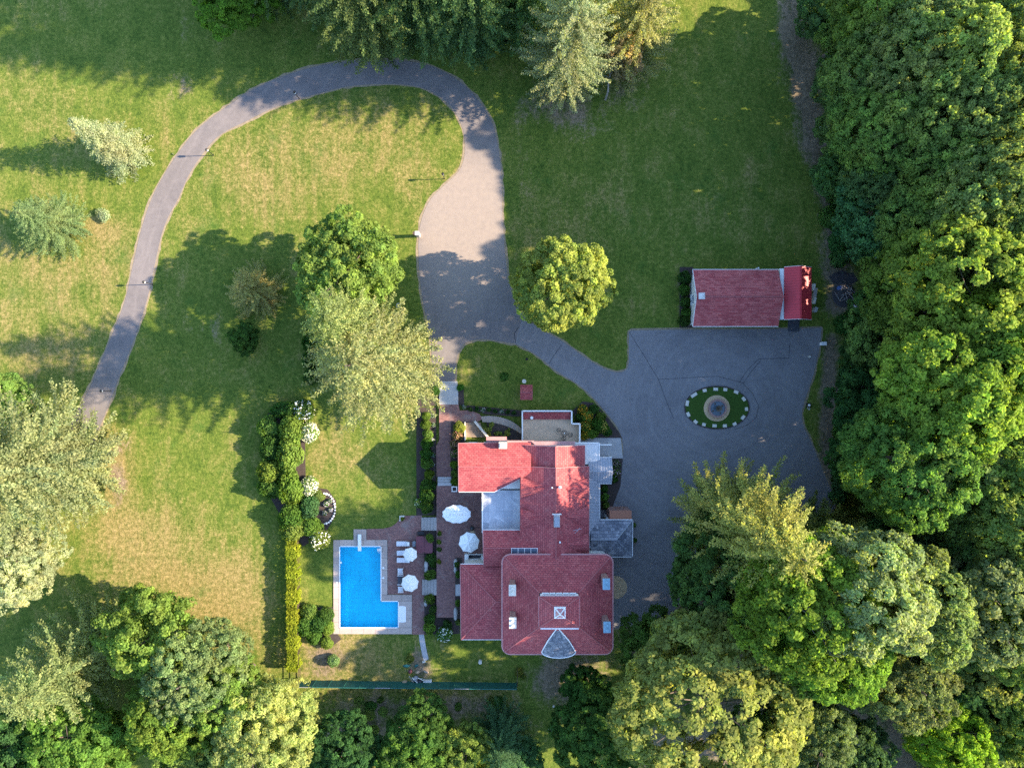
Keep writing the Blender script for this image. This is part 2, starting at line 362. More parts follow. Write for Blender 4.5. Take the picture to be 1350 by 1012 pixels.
# ------------------------------------------------------------------ ground sheet
POOL = [(448,719.6),(502.6,719.6),(502.6,791.7),(525.5,791.7),(525.5,826.6),(448,826.6)]
def axis(lo, hi, step, far):
    a = list(np.arange(lo, hi+1e-6, step)); g = step
    l, r = [], []
    p = lo
    while p > -far: g *= 1.6; p -= g; l.append(p)
    g = step; p = hi
    while p < far: g *= 1.6; p += g; r.append(p)
    return np.array(l[::-1]+a+r)
def make_ground():
    xs = axis(-72, 72, 0.4, 2500); ys = axis(-56, 56, 0.4, 2500)
    X, Y = np.meshgrid(xs, ys); nx, ny = len(xs), len(ys)
    px = X*10+675; py = 506-Y*10
    def g(cx, cy, rx, ry): return np.exp(-(((px-cx)/rx)**2+((py-cy)/ry)**2))
    def seg(x0, y0, x1, y1, w):
        dx, dy = x1-x0, y1-y0; t = np.clip(((px-x0)*dx+(py-y0)*dy)/(dx*dx+dy*dy), 0, 1)
        return np.exp(-((px-x0-t*dx)**2+(py-y0-t*dy)**2)/(w*w))
    dry = 0.34+0.14/(1+np.exp((px-640+25*np.sin(py/37.0))/28))
    for a in [(430,200,130,60,.35),(560,270,40,60,.2),(100,360,110,60,.35),(60,120,90,50,.15),(150,620,22,50,.9),(300,790,90,70,.45),(180,715,60,50,.55),(450,600,50,45,.35),
              (130,300,30,20,.5),(60,460,60,40,.3),(240,760,70,30,.3),(300,640,50,70,.1),(440,860,60,40,.7),(600,920,120,30,.4),(930,300,120,50,.2),(780,300,60,70,.25),(900,120,60,60,.1),(1000,230,60,40,.2),(700,300,35,80,.25),(820,250,60,40,.2),
              (500,640,40,40,.15),(350,250,60,40,.2),(90,480,60,30,.2),(1105,560,25,50,.5),(960,180,60,100,-.12),(20,50,40,30,-.1),(200,60,200,50,-.3),(300,430,110,110,-.15),(530,420,20,50,-.35),
              (640,490,50,35,.05),(380,700,20,160,-.3),(460,700,60,60,-.25),(420,770,20,60,-.35)]:
        dry = dry+a[4]*g(*a[:4])
    dirt = 0*px
    for a in [(1048,-10,1058,100,30),(1058,100,1080,200,27),(1080,200,1108,300,24),(1108,300,1106,395,24),(1095,450,1088,640,14)]: dirt = np.maximum(dirt, .95*seg(*a))
    for a in [(500,58,55,18,.85),(250,40,60,30,.3),(745,140,70,42,.72),(820,115,50,50,.5),(790,170,60,25,.35),(560,932,170,22,.75),(430,868,34,34,.85),(745,895,60,45,.85),(700,960,40,30,.4),(555,875,22,26,.8),
              (470,960,80,40,.7),(860,850,60,40,.85),(155,640,18,40,.75),(160,590,18,22,.6),(600,850,60,12,.2),(1105,390,26,34,1.0),(1098,512,18,8,.9),(690,200,22,130,.28),(930,790,50,25,.9),(240,110,30,40,.4),
              (270,430,40,60,.3),(560,180,12,30,.1),(905,390,12,40,.7)]:
        dirt = np.maximum(dirt, a[4]*g(*a[:4]))
    wood = 1/(1+np.exp(-(px-1150)/10)); wood2 = 1/(1+np.exp(-((py-830)+(px-1000)*0.9)/25))*(px > 780)
    dirt = np.maximum(dirt, np.maximum(wood*.9, wood2*.75))
    dirt = np.where((px > 1330) & (py > 960), 0, dirt)
    v = np.zeros((nx*ny, 3)); v[:,0] = X.ravel(); v[:,1] = Y.ravel()
    i = np.arange(nx*ny).reshape(ny, nx)
    q = np.stack([i[:-1,:-1], i[:-1,1:], i[1:,1:], i[1:,:-1]], -1).reshape(-1, 4)
    inp = ((px > 447.5) & (px < 503) & (py > 719) & (py < 827)) | ((px > 447.5) & (px < 526) & (py > 791) & (py < 827))
    keep = ~inp.ravel()[q].any(1); q = q[keep]
    me = bpy.data.meshes.new('ground'); me.vertices.add(nx*ny); me.vertices.foreach_set('co', v.ravel())
    me.loops.add(q.size); me.loops.foreach_set('vertex_index', q.ravel()); me.polygons.add(len(q))
    me.polygons.foreach_set('loop_start', np.arange(0, q.size, 4)); me.update(calc_edges=True); me.validate()
    for nm, arr in (('dry', dry), ('dirt', dirt)):
        a = me.attributes.new(nm, 'FLOAT', 'POINT'); a.data.foreach_set('value', arr.ravel().astype(np.float32))
    me.materials.append(M['lawn'])
    o = bpy.data.objects.new('ground', me); C.objects.link(o); tag(o, kind='structure')
make_ground()

def sheet(name, pts, z0, z1, mat, parent=None, zp=None):
    o = MB().prism([P(x, y, z1 if zp is None else zp) for x, y in pts], z0, z1).build(name, mat, parent)
    if parent is None: tag(o, kind='structure')
    return o
# ------------------------------------------------------------------ driveway and parking court
outer = spline([(78,590),(107,533),(125,495),(148,440),(165,395),(175,350),(187,300),(203,255),(229,210),(258,173),(290,147),(330,120),(375,100),(420,87),(470,80),(520,79),(560,85),(590,97),(615,115),(637,140),(650,165),(657,195),(661,230),(662,270),(664,310),(667,345),(672,375),(682,400),(690,415)], 8)
inner = spline([(679,453),(660,450),(640,447),(625,448),(611,454),(604,466),(600,485),(600,505)], 5)+[(571,505)]+spline([(571,500),(569,470),(567,440),(560,410),(555,380),(552,345),(552,310),(557,285),(568,262),(585,245),(603,228),(611,212),(613,190),(610,170),(600,148),(585,132),(562,118),(535,112),(500,111),(460,114),(425,122),(390,132),(355,145),(325,160),(293,176),(271,198),(249,231),(236,260),(224,282),(214,306),(205,345),(196,387),(186,421),(172,460),(157,497),(143,535),(120,590)], 8)
def grow(pts, d, jit=0.0):
    """offset a closed pixel polygon outwards"""
    n = len(pts); a = sum(pts[i][0]*pts[(i+1)%n][1]-pts[(i+1)%n][0]*pts[i][1] for i in range(n)); s = 1 if a > 0 else -1
    out = []
    for i in range(n):
        x0, y0 = pts[i-1]; x1, y1 = pts[(i+1)%n]; dx, dy = x1-x0, y1-y0; l = math.hypot(dx, dy) or 1
        k = d*(1+jit*random.uniform(-1, 1)); out.append((pts[i][0]+s*dy/l*k, pts[i][1]-s*dx/l*k))
    return out
drive = outer+inner
sheet('driveway_verge', grow(drive, 2.4, 0.5), -0.05, 0.008, 'soil_edge')
sheet('driveway', drive, -0.05, 0.024, 'asphalt_old')
court = spline([(690,415),(697,422),(715,435),(742,450),(770,470),(795,485),(813,490.5),(824,488),(829,478),(829,437)], 5)+[(832,435.5),(900,434.5),(1000,434),(1083,432)]+spline([(1083,432),(1081,455),(1072,495),(1061,528),(1057,545),(1060,562),(1072,588),(1085,620),(1097,650),(1100,670),(1075,690)], 6)+[(960,705),(905,740),(906,785),(884,810),(852,822),(806,828),(700,828),(700,600)]+spline([(822,600),(820,578),(812,560),(800,545),(780,522),(760,505),(735,490),(710,470),(692,459),(679,453)], 6)
sheet('parking_court_verge', grow(court, 2.2, 0.4), -0.05, 0.004, 'soil_edge')
sheet('parking_court', court, -0.05, 0.020, 'asphalt_new')
def seam(name, pts, w, mat, z0=0.0, z1=0.029):
    b = MB()
    for (x0, y0), (x1, y1) in zip(pts[:-1], pts[1:]):
        a, c = P(x0, y0), P(x1, y1); m = (a+c)/2; d = c-a
        b.obox(m, d, d.length+w*0.6, w, z0, z1)
    return tag(b.build(name, mat), kind='structure')
plain('tar', (0.030, 0.030, 0.036), 0.7, 0.2, 4)
cx, cy = 945, 537
seam('tar_seam', [(868,500),(921,497),(946,496),(962,500),(978,504),(992,518),(1000,535),(997,550),(985,560),(968,566)], 0.05, 'tar')
seam('tar_seam', [(868,500),(876,522),(888,552)], 0.05, 'tar', z1=0.030)
seam('tar_seam', [(975,503),(985,488),(1000,473),(1040,472),(1041,455)], 0.05, 'tar', z1=0.031)
seam('tar_seam', [(980,505),(990,490),(1003,475)], 0.05, 'tar', z1=0.0305)
seam('tar_seam', [(683,432),(678,440),(680,452)], 0.08, 'tar', z1=0.032)
seam('tar_seam', [(740,455),(729,470),(724,479)], 0.06, 'tar', z1=0.032)
seam('tar_seam', [(829,437),(850,470),(868,500)], 0.05, 'tar', z1=0.0295)

# ------------------------------------------------------------------ fountain island
isl = empty('fountain_island', P(cx, cy), 'oval grass island ringed with white pavers in the grey parking court', 'traffic island')
def ell(rx, ry, n=48, c=(cx, cy), z=0.0): return [P(c[0]+rx*cos(2*pi*k/n), c[1]+ry*sin(2*pi*k/n), z) for k in range(n)]
MB().prism(ell(43, 28.5), -0.02, 0.12).build('kerb', 'mulch', isl)
make_l = MB().prism(ell(41.5, 27), 0.0, 0.16)
plain('island_grass', (0.045, 0.088, 0.016), 0.95, 0.35, 6.0, bump=0.7, spec=0.1); make_l.build('turf', 'island_grass', isl)
MB().lathe([(1.72, 0.0), (1.72, 0.185), (1.0, 0.185)], P(944.5, 538), 40).build('gravel_ring', 'gravel', isl)
for (x, y, w, a) in [(914.5,520.5,9.5,32),(928.5,514.5,5.5,12),(943,512.8,6.5,-2),(955.6,513.3,5.5,-5),(970,516.6,6.5,-25),(980,525.8,6,-55),(983.5,539,5,-85),(979,550,6.5,-128),(968,558.6,5.5,-150),(955,561,5.5,-178),(941.5,560.8,6,178),(927.5,559.3,5,165),(916.6,555.7,5.5,135),(907,546,6.5,118),(905.6,531.3,8,80)]:
    c = P(x, y); MB().obox(c, (cos(RAD(a)), sin(RAD(a))), w*0.092, 0.40, 0.1, 0.19+random.uniform(0,.03)).build('paver', 'white_stone', isl)
ft = empty('fountain', P(944.5, 538)+Vector((0,0,0.18)), 'round brick fountain basin with dark water at the centre of the oval island', 'fountain')
c0 = P(944.5, 538)
MB().lathe([(1.16,0.17),(1.18,0.55),(1.22,0.58),(1.22,0.66),(0.98,0.66),(0.98,0.3)], c0, 40).build('basin', 'wall_brick', ft)
MB().lathe([(0.975,0.35),(0.975,0.52)], c0, 40).build('water', 'pond_water', ft)
MB().lathe([(0.16,0.3),(0.12,0.5),(0.08,0.9),(0.10,1.0),(0.36,1.12),(0.40,1.17),(0.34,1.16),(0.06,1.08),(0.05,1.3),(0.03,1.36)], c0, 20).build('pedestal', 'bronze', ft)
for k in range(4):
    a = k*pi/2+0.5; b = MB(); q = c0+Vector((cos(a)*0.7, sin(a)*0.7, 0.52)); b.lathe([(0.10,0.0),(0.12,0.03),(0.03,0.05)], q, 10); b.build('lily_pad', 'bronze', ft)

# ------------------------------------------------------------------ terraces, walks, steps
sheet('brick_walk', [(579,533),(604.5,533),(606,541),(620,540.5),(632,545.5),(636,552),(628,557),(613,556),(603,562),(596,575),(594,592),(594.5,628.5),(575.5,628.5),(575,588),(579,580)], -0.05, 0.36, 'paving_brick')
sheet('landing', [(579,511),(604,511),(604,533),(579,533)], -0.05, 0.364, 'concrete')
sheet('brick_terrace', [(575.5,640),(640,640),(640,746),(601,746),(601,813.5),(575.5,813.5)], -0.05, 0.75, 'paving_brick')
sheet('pool_patio', [(483.4,697),(505,696.5),(516,694),(523,689),(527,683),(530,679.5),(556,679),(560,700),(559.5,836),(543.5,836),(543.5,783),(511,783),(511,711),(483.4,711)], -0.05, 0.06, 'paving_brick')
sheet('stone_path', spline([(634,549),(645,548),(660,550),(676,556),(689,566)], 4)+spline([(689,573),(676,565),(660,559),(647,557),(636,556)], 4), -0.05, 0.37, 'stone_path')
sheet('flagstone_path', [(552,834),(558.5,834),(561,850),(565,868),(559,872),(556,860),(553,845)], -0.05, 0.03, 'flagstone')
sheet('concrete_pad', [(764,575),(818,574.5),(821.5,604),(806,606),(764,606)], -0.05, 0.05, 'concrete')
sheet('gravel_apron', [(800,758)]+[(808+19*cos(a), 774+16*sin(a)) for a in np.linspace(-1.2, 1.2, 12)]+[(800,790)], -0.05, 0.035, 'gravel')
for nm, pts, z in [('garden_bed', [(549,537),(575,537),(575,640),(575,679),(549,679)], .12), ('garden_bed', [(559.5,699),(575.6,699),(575.6,764),(559.5,764)], .2), ('garden_bed', [(559.5,784),(576,784),(576,813),(606,813),(606,835),(559.5,836)], .1),
        ('garden_bed', [(594.5,556),(612,556),(612,648),(594.5,628)], .40), ('garden_bed', [(640,553),(688,563),(688,582),(650,582)], .30), ('garden_bed', [(604,533),(690,541),(690,549),(668,548),(640,546),(620,539)], .2),
        ('garden_bed', [(755,541),(768,529),(783,531),(800,548),(815,568),(820,577),(766,577)], .10), ('garden_bed', [(788,604),(821,604),(818,640),(806,672),(788,672)], .08), ('garden_bed', [(600,735),(609,735),(609,815),(600,815)], .80),
        ('garden_bed', [(385,530),(398,530),(402,570),(403,640),(432,645),(443,660),(442,680),(430,700),(400,720),(385,712),(376,690),(352,648),(350,550),(362,534)], .05), ('garden_bed', [(396,800),(440,800),(441,830),(450,842),(440,850),(396,838)], .05),
        ('garden_bed', [(604,360),(604,360.5),(604.5,360)], .0), ('garden_bed', [(896,352),(914,352),(914,432),(896,432)], .04), ('garden_bed', [(560,505),(579,505),(579,534),(550,537),(552,520)], .1), ('garden_bed', [(604,512),(611,512),(612,533),(604,533)], .1)]:
    if z > 0: sheet(nm, pts, -0.05, z, 'mulch')
def steps(label, x0, y0, x1, y1, axis_, zlo, zhi, n, mat='concrete_step'):
    """flight of n treads across a pixel box; axis_ +x/-x/+y/-y is the uphill pixel direction"""
    root = empty('steps', P((x0+x1)/2, (y0+y1)/2), label, 'steps')
    for k in range(n):
        z = zlo+(zhi-zlo)*(k+1)/n-0.004; f0, f1 = k/n, 1.0
        if axis_ == '+x': r = (x0+(x1-x0)*f0, y0, x1, y1)
        elif axis_ == '-x': r = (x0, y0, x1-(x1-x0)*f0, y1)
        elif axis_ == '+y': r = (x0, y0+(y1-y0)*f0, x1, y1)
        else: r = (x0, y0, x1, y1-(y1-y0)*f0)
        # each tread is its own slab with a small nosing
        if axis_ in '+x-x': w = (x1-x0)/n*1.06; r = (r[0], y0, r[0]+w, y1) if axis_ == '+x' else (r[2]-w, y0, r[2], y1)
        else: w = (y1-y0)/n*1.06; r = (x0, r[1], x1, r[1]+w) if axis_ == '+y' else (x0, r[3]-w, x1, r[3])
        MB().prism([P(r[0], r[1], z), P(r[2], r[1], z), P(r[2], r[3], z), P(r[0], r[3], z)], -0.03, z).build('tread', mat, root)
    return root
steps('short concrete steps up from the driveway to the pale landing', 579, 502.5, 603, 511, '+y', 0.02, 0.36, 3)
steps('three grey steps in the brick walk beside the umbrella terrace', 577, 628.5, 595, 640, '+y', 0.36, 0.75, 3)
steps('grey steps from the pool patio up beside the spa tub', 555.5, 682, 575.7, 699, '+x', 0.06, 0.75, 5, 'weathered_wood')
steps('grey steps from the pool patio up beside the larger pool parasol', 556.5, 763.5, 576, 784, '+x', 0.06, 0.75, 5, 'weathered_wood')
steps('small grey side step between hedges against the west wing wall', 600.5, 770, 608.5, 785, '+x', 0.75, 1.05, 2)

# ------------------------------------------------------------------ swimming pool
pool = empty('swimming_pool', P(487, 773), 'L-shaped bright blue swimming pool with pinkish stone coping', 'swimming pool')
def depth(y): return float(np.interp(y, [719, 738, 760, 786, 827], [-2.5, -2.4, -1.9, -1.15, -1.05]))
b = MB(); rows = [719.6, 738, 760, 776, 786, 791.7, 826.6]
for y0, y1 in zip(rows[:-1], rows[1:]):
    xr = 502.6 if y1 <= 791.8 else 525.5
    q = [P(448, y0), P(xr, y0), P(xr, y1), P(448, y1)]; zz = [depth(y0), depth(y0), depth(y1), depth(y1)]
    b.add([(p.x, p.y, z) for p, z in zip(q, zz)], [(3,2,1,0)])
    b.add([(q[0].x, q[0].y, zz[0]), (q[3].x, q[3].y, zz[3]), (q[3].x, q[3].y, .08), (q[0].x, q[0].y, .08)], [(0,1,2,3)])
    b.add([(q[1].x, q[1].y, zz[0]), (q[2].x, q[2].y, zz[3]), (q[2].x, q[2].y, .08), (q[1].x, q[1].y, .08)], [(3,2,1,0)])
for (xa, xb, y, f) in ((448,502.6,719.6,1),(448,525.5,826.6,0),(502.6,525.5,791.7,1)):
    a, c = P(xa, y), P(xb, y); d = depth(y); b.add([(a.x,a.y,d),(c.x,c.y,d),(c.x,c.y,.08),(a.x,a.y,.08)], [(0,1,2,3) if f else (3,2,1,0)])
b.build('basin', 'pool_liner', pool)
MB().add([(p.x, p.y, -0.04) for p in px_poly(POOL, 0)], [tuple(reversed(range(6)))]).build('water', 'pool_water', pool)
b = MB(); pp = px_poly(POOL, 0)
for i in range(6):
    a, c = pp[i], pp[(i+1)%6]; d = (c-a).normalized()
    b.bar(Vector((a.x, a.y, .115))-d*0.05, Vector((c.x, c.y, .115))+d*0.05, 0.11, 0.05)
b.build('rim', 'white_paint', pool)
cnt = 0
def coping_run(x0, y0, x1, y1, n, horiz):
    global cnt
    for k in range(n):
        if horiz: r = (x0+(x1-x0)*k/n+.12, y0, x0+(x1-x0)*(k+1)/n-.12, y1)
        else: r = (x0, y0+(y1-y0)*k/n+.12, x1, y0+(y1-y0)*(k+1)/n-.12)
        cnt += 1
        MB().prism([P(r[0],r[1]), P(r[2],r[1]), P(r[2],r[3]), P(r[0],r[3])], -0.05, 0.097+0.004*(cnt%3)/3).build('coping_slab', ('coping', 'coping_light')[(cnt*7//3) % 2], pool)
coping_run(439.8, 711.2, 447.9, 835, 8, False)
coping_run(448, 711.2, 510.8, 719.5, 4, True)
coping_run(466.3, 697.2, 483.2, 711.0, 1, True)
coping_run(502.8, 719.7, 510.8, 783.3, 4, False)
coping_run(502.8, 783.5, 543.2, 791.5, 3, True)
coping_run(525.7, 791.7, 543.2, 826.5, 3, False)
coping_run(448.1, 826.7, 543.2, 835, 6, True)
st = MB()
for k in range(5):
    x0 = 525.8+k*1.9; st.prism(px_poly([(x0,798+0.6*(k==4)),(x0+1.95,798+0.6*(k==4)),(x0+1.95,819.5-0.6*(k==4)),(x0,819.5-0.6*(k==4))], 0), 0.05, 0.11+0.012*k)
st.build('entry_steps', 'white_paint', pool)
MB().box(*[v for v in (P(472,724).x, P(473,724).x)], P(472,711).y, P(472,704).y, 0.1, 0.42).build('diving_board_stand', 'grey_metal', pool)
dbd = MB(); a, c = P(471.8,726,.5), P(476.2,704,.5); dbd.box(a.x, c.x, a.y, c.y, 0.44, 0.50); dbd.build('diving_board', 'white_paint', pool)
MB().box(P(475,724).x, P(476,724).x, P(472,711).y, P(472,704).y, 0.1, 0.435).build('diving_board_stand', 'grey_metal', pool)
ld = MB()
for yy in (722.4, 726): 
    a, c = P(504.5, yy), P(498, yy); ld.tube([(a.x,a.y,.1),(a.x,a.y,.75),((a.x+c.x)/2,a.y,.9),(c.x+.2,a.y,.8),(c.x+.1,a.y,-.4)], 0.035, 6)
ld.build('ladder_rail', 'stainless', pool)
tr = MB(); a, c = P(497.5,726), P(502,722.4); tr.box(a.x, c.x, a.y, c.y, 0.02, 0.10); tr.build('ladder_tread', 'white_paint', pool)
for x, y in ((444.5,767.5),(505.5,761),(505.5,748),(449.5,741)):
    MB().lathe([(0.14,0.09),(0.14,0.115),(0.10,0.12)], P(x, y), 14).build('skimmer_lid', 'white_paint', pool)
# ------------------------------------------------------------------ the house
house = empty('mansion', P(720, 720), 'rambling white-walled mansion under many joined red tiled roofs', 'house')
def Q(x, y, z): return P(x, y, z)
def wall(x0, y0, x1, y1, zref, z0, z1, mat='clapboard', inset=0.35, par=None):
    """wall block under a roof whose eave corners (pixels at height zref) are given"""
    a, c = P(x0, y0, zref), P(x1, y1, zref); xa, xb = a.x+inset, c.x-inset; ya, yb = c.y+inset, a.y-inset
    MB().box(xa, xb, ya, yb, z0, z1).build('wall', mat, par or house)
    return xa, xb, ya, yb
def window(par, x, y, z, w, h, face):
    """window on a wall face 'n','s','e','w' at wall plane point"""
    f = MB(); g = MB(); s = MB()
    if face in 'ns':
        d = 1 if face == 'n' else -1
        for (a0, a1, b0, b1) in ((x-w/2-.09, x+w/2+.09, z+h, z+h+.09), (x-w/2-.09, x+w/2+.09, z-.09, z), (x-w/2-.09, x-w/2, z, z+h), (x+w/2, x+w/2+.09, z, z+h), (x-w/2, x+w/2, z+h/2-.03, z+h/2+.03)):
            f.box(a0, a1, *sorted((y, y+d*.07)), b0, b1)
        g.box(x-w/2, x+w/2, *sorted((y, y+d*.025)), z, z+h); s.box(x-w/2-.13, x+w/2+.13, *sorted((y, y+d*.14)), z-.16, z-.093)
    else:
        d = 1 if face == 'e' else -1
        for (a0, a1, b0, b1) in ((y-w/2-.09, y+w/2+.09, z+h, z+h+.09), (y-w/2-.09, y+w/2+.09, z-.09, z), (y-w/2-.09, y-w/2, z, z+h), (y+w/2, y+w/2+.09, z, z+h), (y-w/2, y+w/2, z+h/2-.03, z+h/2+.03)):
            f.box(*sorted((x, x+d*.07)), a0, a1, b0, b1)
        g.box(*sorted((x, x+d*.025)), y-w/2, y+w/2, z, z+h); s.box(*sorted((x, x+d*.14)), y-w/2-.13, y+w/2+.13, z-.16, z-.093)
    fr = f.build('window', 'white_paint', par)
    for b_, nm, mt in ((g, 'pane', 'glass'), (s, 'sill', 'white_paint')):
        o = b_.build(nm, mt); o.parent = fr; pass
    return fr
def caps(name, lines, mat='red_ridge', r=0.08, par=None):
    for a, c in lines: MB().tube([Vector(a)+Vector((0,0,.03)), Vector(c)+Vector((0,0,.03))], r, 6).build(name, mat, par or house)
def gutter(lines, mat='gutter_pink', w=0.13, par=None):
    b = MB()
    for a, c in lines:
        b.bar(Vector(a)-Vector((0,0,.07)), Vector(c)-Vector((0,0,.07)), w, 0.12)
    return b.build('gutter', mat, par or house)

# main block -------------------------------------------------------
ZE, ZT = 7.6, 10.3
def rr(x0, y0, x1, y1, r, z, n=6):
    pts = []
    for (cx_, cy_, a0) in ((x1-r, y0+r, -pi/2), (x1-r, y1-r, 0), (x0+r, y1-r, pi/2), (x0+r, y0+r, pi)):
        for k in range(n+1):
            a = a0+k*pi/2/n; pts.append(P(cx_+r*cos(a), cy_+r*sin(a), z))
    return pts
ev = rr(662, 730.5, 808, 862, 11, ZE); n6 = 7
top = [P(763, 781, ZT), P(763, 826, ZT), P(711, 826, ZT), P(711, 781, ZT)]
b = MB()
for i in range(28):
    j = (i+1) % 28; ta, tb = top[i//7], top[j//7]
    q = [ev[i], ev[j], tb] + ([ta] if ta != tb else [])
    b.slab(q, 0.22)
mroof = b.build('roof', 'roof_tile', house)
caps('ridge_cap', [((ev[k*7+3]), top[k]) for k in range(4)])
b = MB(); b.tube([Vector(p)-Vector((0,0,.05)) for p in ev+[ev[0]]], 0.10, 6, False); b.build('gutter', 'gutter_pink', house)
wp = rr(666, 734.5, 804, 858, 8, ZE)
MB().prism(wp, 0, ZE-0.12).build('wall', 'clapboard', house)
xa, xb = wp[17].x, wp[0].x; xa = P(666,0,ZE).x; xb = P(804,0,ZE).x; ya = P(0,858,ZE).y; yb = P(0,734.5,ZE).y
for zz in (1.2, 4.5):
    for k in range(4):
        x = xa+1.7+k*(xb-xa-3.4)/3; window(house, x, ya, zz, 1.0, 1.8, 's') if k not in (1, 2) else None
        y = ya+1.7+k*(yb-ya-3.4)/3; window(house, xb, y, zz, 1.0, 1.8, 'e')
        if k > 1 : window(house, x, yb, zz, 1.0, 1.8, 'n') if zz < 3 else None
# raised monitor and lantern
m0, m1 = P(711, 781, ZT), P(763, 826, ZT)
MB().box(m0.x+.1, m1.x-.1, m1.y+.1, m0.y-.1, ZT-.9, 11.35).build('monitor_wall', 'white_paint', house)
for k in range(5): window(house, m0.x+.75+k*(m1.x-m0.x-1.5)/4, m0.y-.1, ZT+.2, 0.62, .62, 'n')
e0, e1 = P(710.5, 786, 11.4), P(764, 827, 11.4); E4 = [Vector((e0.x, e0.y, 11.4)), Vector((e1.x, e0.y, 11.4)), Vector((e1.x, e1.y, 11.4)), Vector((e0.x, e1.y, 11.4))]
t0, t1 = P(730.5, 799, 12.2), P(745.5, 814, 12.2); T4 = [Vector((t0.x, t0.y, 12.2)), Vector((t1.x, t0.y, 12.2)), Vector((t1.x, t1.y, 12.2)), Vector((t0.x, t1.y, 12.2))]
b = MB()
for k in range(4): b.slab([E4[k], E4[(k+1)%4], T4[(k+1)%4], T4[k]], 0.15)
b.build('monitor_roof', 'roof_tile', house); caps('ridge_cap', [(E4[k], T4[k]) for k in range(4)], r=0.08)
gutter([(E4[k], E4[(k+1)%4]) for k in range(4)], 'gutter_pink', 0.1)
lan = MB(); lan.box(t0.x, t1.x, t1.y, t0.y, 12.1, 12.45); lant = lan.build('lantern', 'white_paint', house)
mx, my = (t0.x+t1.x)/2, (t0.y+t1.y)/2; I = .1
R4 = [Vector((t0.x+I, t0.y-I, 12.46)), Vector((t1.x-I, t0.y-I, 12.46)), Vector((t1.x-I, t1.y+I, 12.46)), Vector((t0.x+I, t1.y+I, 12.46))]; ap = Vector((mx, my, 13.0))
plain('lantern_glass', (0.40, 0.17, 0.17), 0.25, 0.25, 2.5, bump=0.0)
for k in range(4):
    o = MB().slab([R4[k], R4[(k+1)%4], ap], 0.03).build('lantern_pane', 'lantern_glass', house)
caps('lantern_bar', [(R4[k], ap) for k in range(4)]+[(R4[k], R4[(k+1)%4]) for k in range(4)], 'white_paint', 0.06)
MB().lathe([(.10,12.95),(.12,13.15),(.03,13.3),(.02,13.6)], (mx, my, 0), 10).build('finial', 'white_paint', house)
# four tall chimneys
for (x, y, cm) in ((675.5,771.5,'white_stone'), (676,813.5,'white_stone'), (796.5,763.5,'chimney_flue'), (797.5,819,'chimney_flue')):
    p = P(x, y, 9.0); b = MB(); b.box(p.x-.34, p.x+.34, p.y-.56, p.y+.56, 7.8, 10.75); ch = b.build('chimney', 'wall_brick', house)
    bb = MB(); bb.box(p.x-.42, p.x+.42, p.y-.64, p.y+.64, 10.75, 10.95); o = bb.build('chimney_cap', cm, house)
    for s in (-.28, .28): MB().lathe([(.18,10.95),(.15,11.15),(.10,11.15)], (p.x, p.y+s, 0), 10).build('chimney_pot', cm, house)
# slate half-cone over the south bay
apx = P(735, 826.5, 10.15); arc = []
for k in range(11):
    a = pi+pi*k/10; arc.append(Vector((P(736.5, 0, 7.75).x+2.05*cos(a), P(0, 858.5, 7.75).y+0.75*sin(a), 7.75)))
b = MB()
for k in range(10):
    # bell-curved section: a mid ring bulges outwards
    m_a = arc[k].lerp(apx, .5)+Vector(((arc[k].x-apx.x)*.10, 0, .22)); m_b = arc[k+1].lerp(apx, .5)+Vector(((arc[k+1].x-apx.x)*.10, 0, .22))
    b.slab([arc[k], arc[k+1], m_b, m_a], .1); b.slab([m_a, m_b, apx], .1)
b.build('bay_roof', 'slate', house)
mL = arc[0].lerp(apx, .5)+Vector(((arc[0].x-apx.x)*.10, 0, .22)); mR = arc[-1].lerp(apx, .5)+Vector(((arc[-1].x-apx.x)*.10, 0, .22))
caps('bay_trim', [(arc[0], mL), (mL, apx), (arc[-1], mR), (mR, apx)]+[(arc[k], arc[k+1]) for k in range(10)], 'white_paint', 0.07)
MB().prism([Vector((p.x*.0+P(736.5,0,7.75).x+(p.x-P(736.5,0,7.75).x)*.85, p.y+.15, 0)) for p in arc]+[Vector((arc[-1].x-.3, arc[-1].y+1, 0)), Vector((arc[0].x+.3, arc[0].y+1, 0))], 0, 7.64).build('bay_wall', 'clapboard', house)

# west wing of the main block ---------------------------------------
z0, z1 = 5.2, 7.0
A, B_, Cc, D = P(607,743.5,z0), P(668,743.5,z0), P(668,842.5,z0), P(608,842.5,z0); ap1, ap2 = P(654,793,z1), P(668,793,z1)
b = MB(); b.slab([A,B_,ap2,ap1], .2); b.slab([D,Cc,ap2,ap1], .2); b.slab([A,D,ap1], .2); b.build('roof', 'roof_tile', house)
caps('ridge_cap', [(A,ap1),(D,ap1),(ap1,ap2)]); gutter([(A,B_),(D,Cc)], 'white_paint'); gutter([(A,D)], 'gutter_pink')
xa, xb, ya, yb = wall(607, 743.5, 668, 842.5, z0, 0, z0-.1)
for k in range(4): window(house, xa, ya+1.4+k*(yb-ya-2.8)/3, 1.4, 1.0, 1.7, 'w')
for k in range(2): window(house, xa+1.3+k*2, ya, 1.4, 1.0, 1.7, 's')

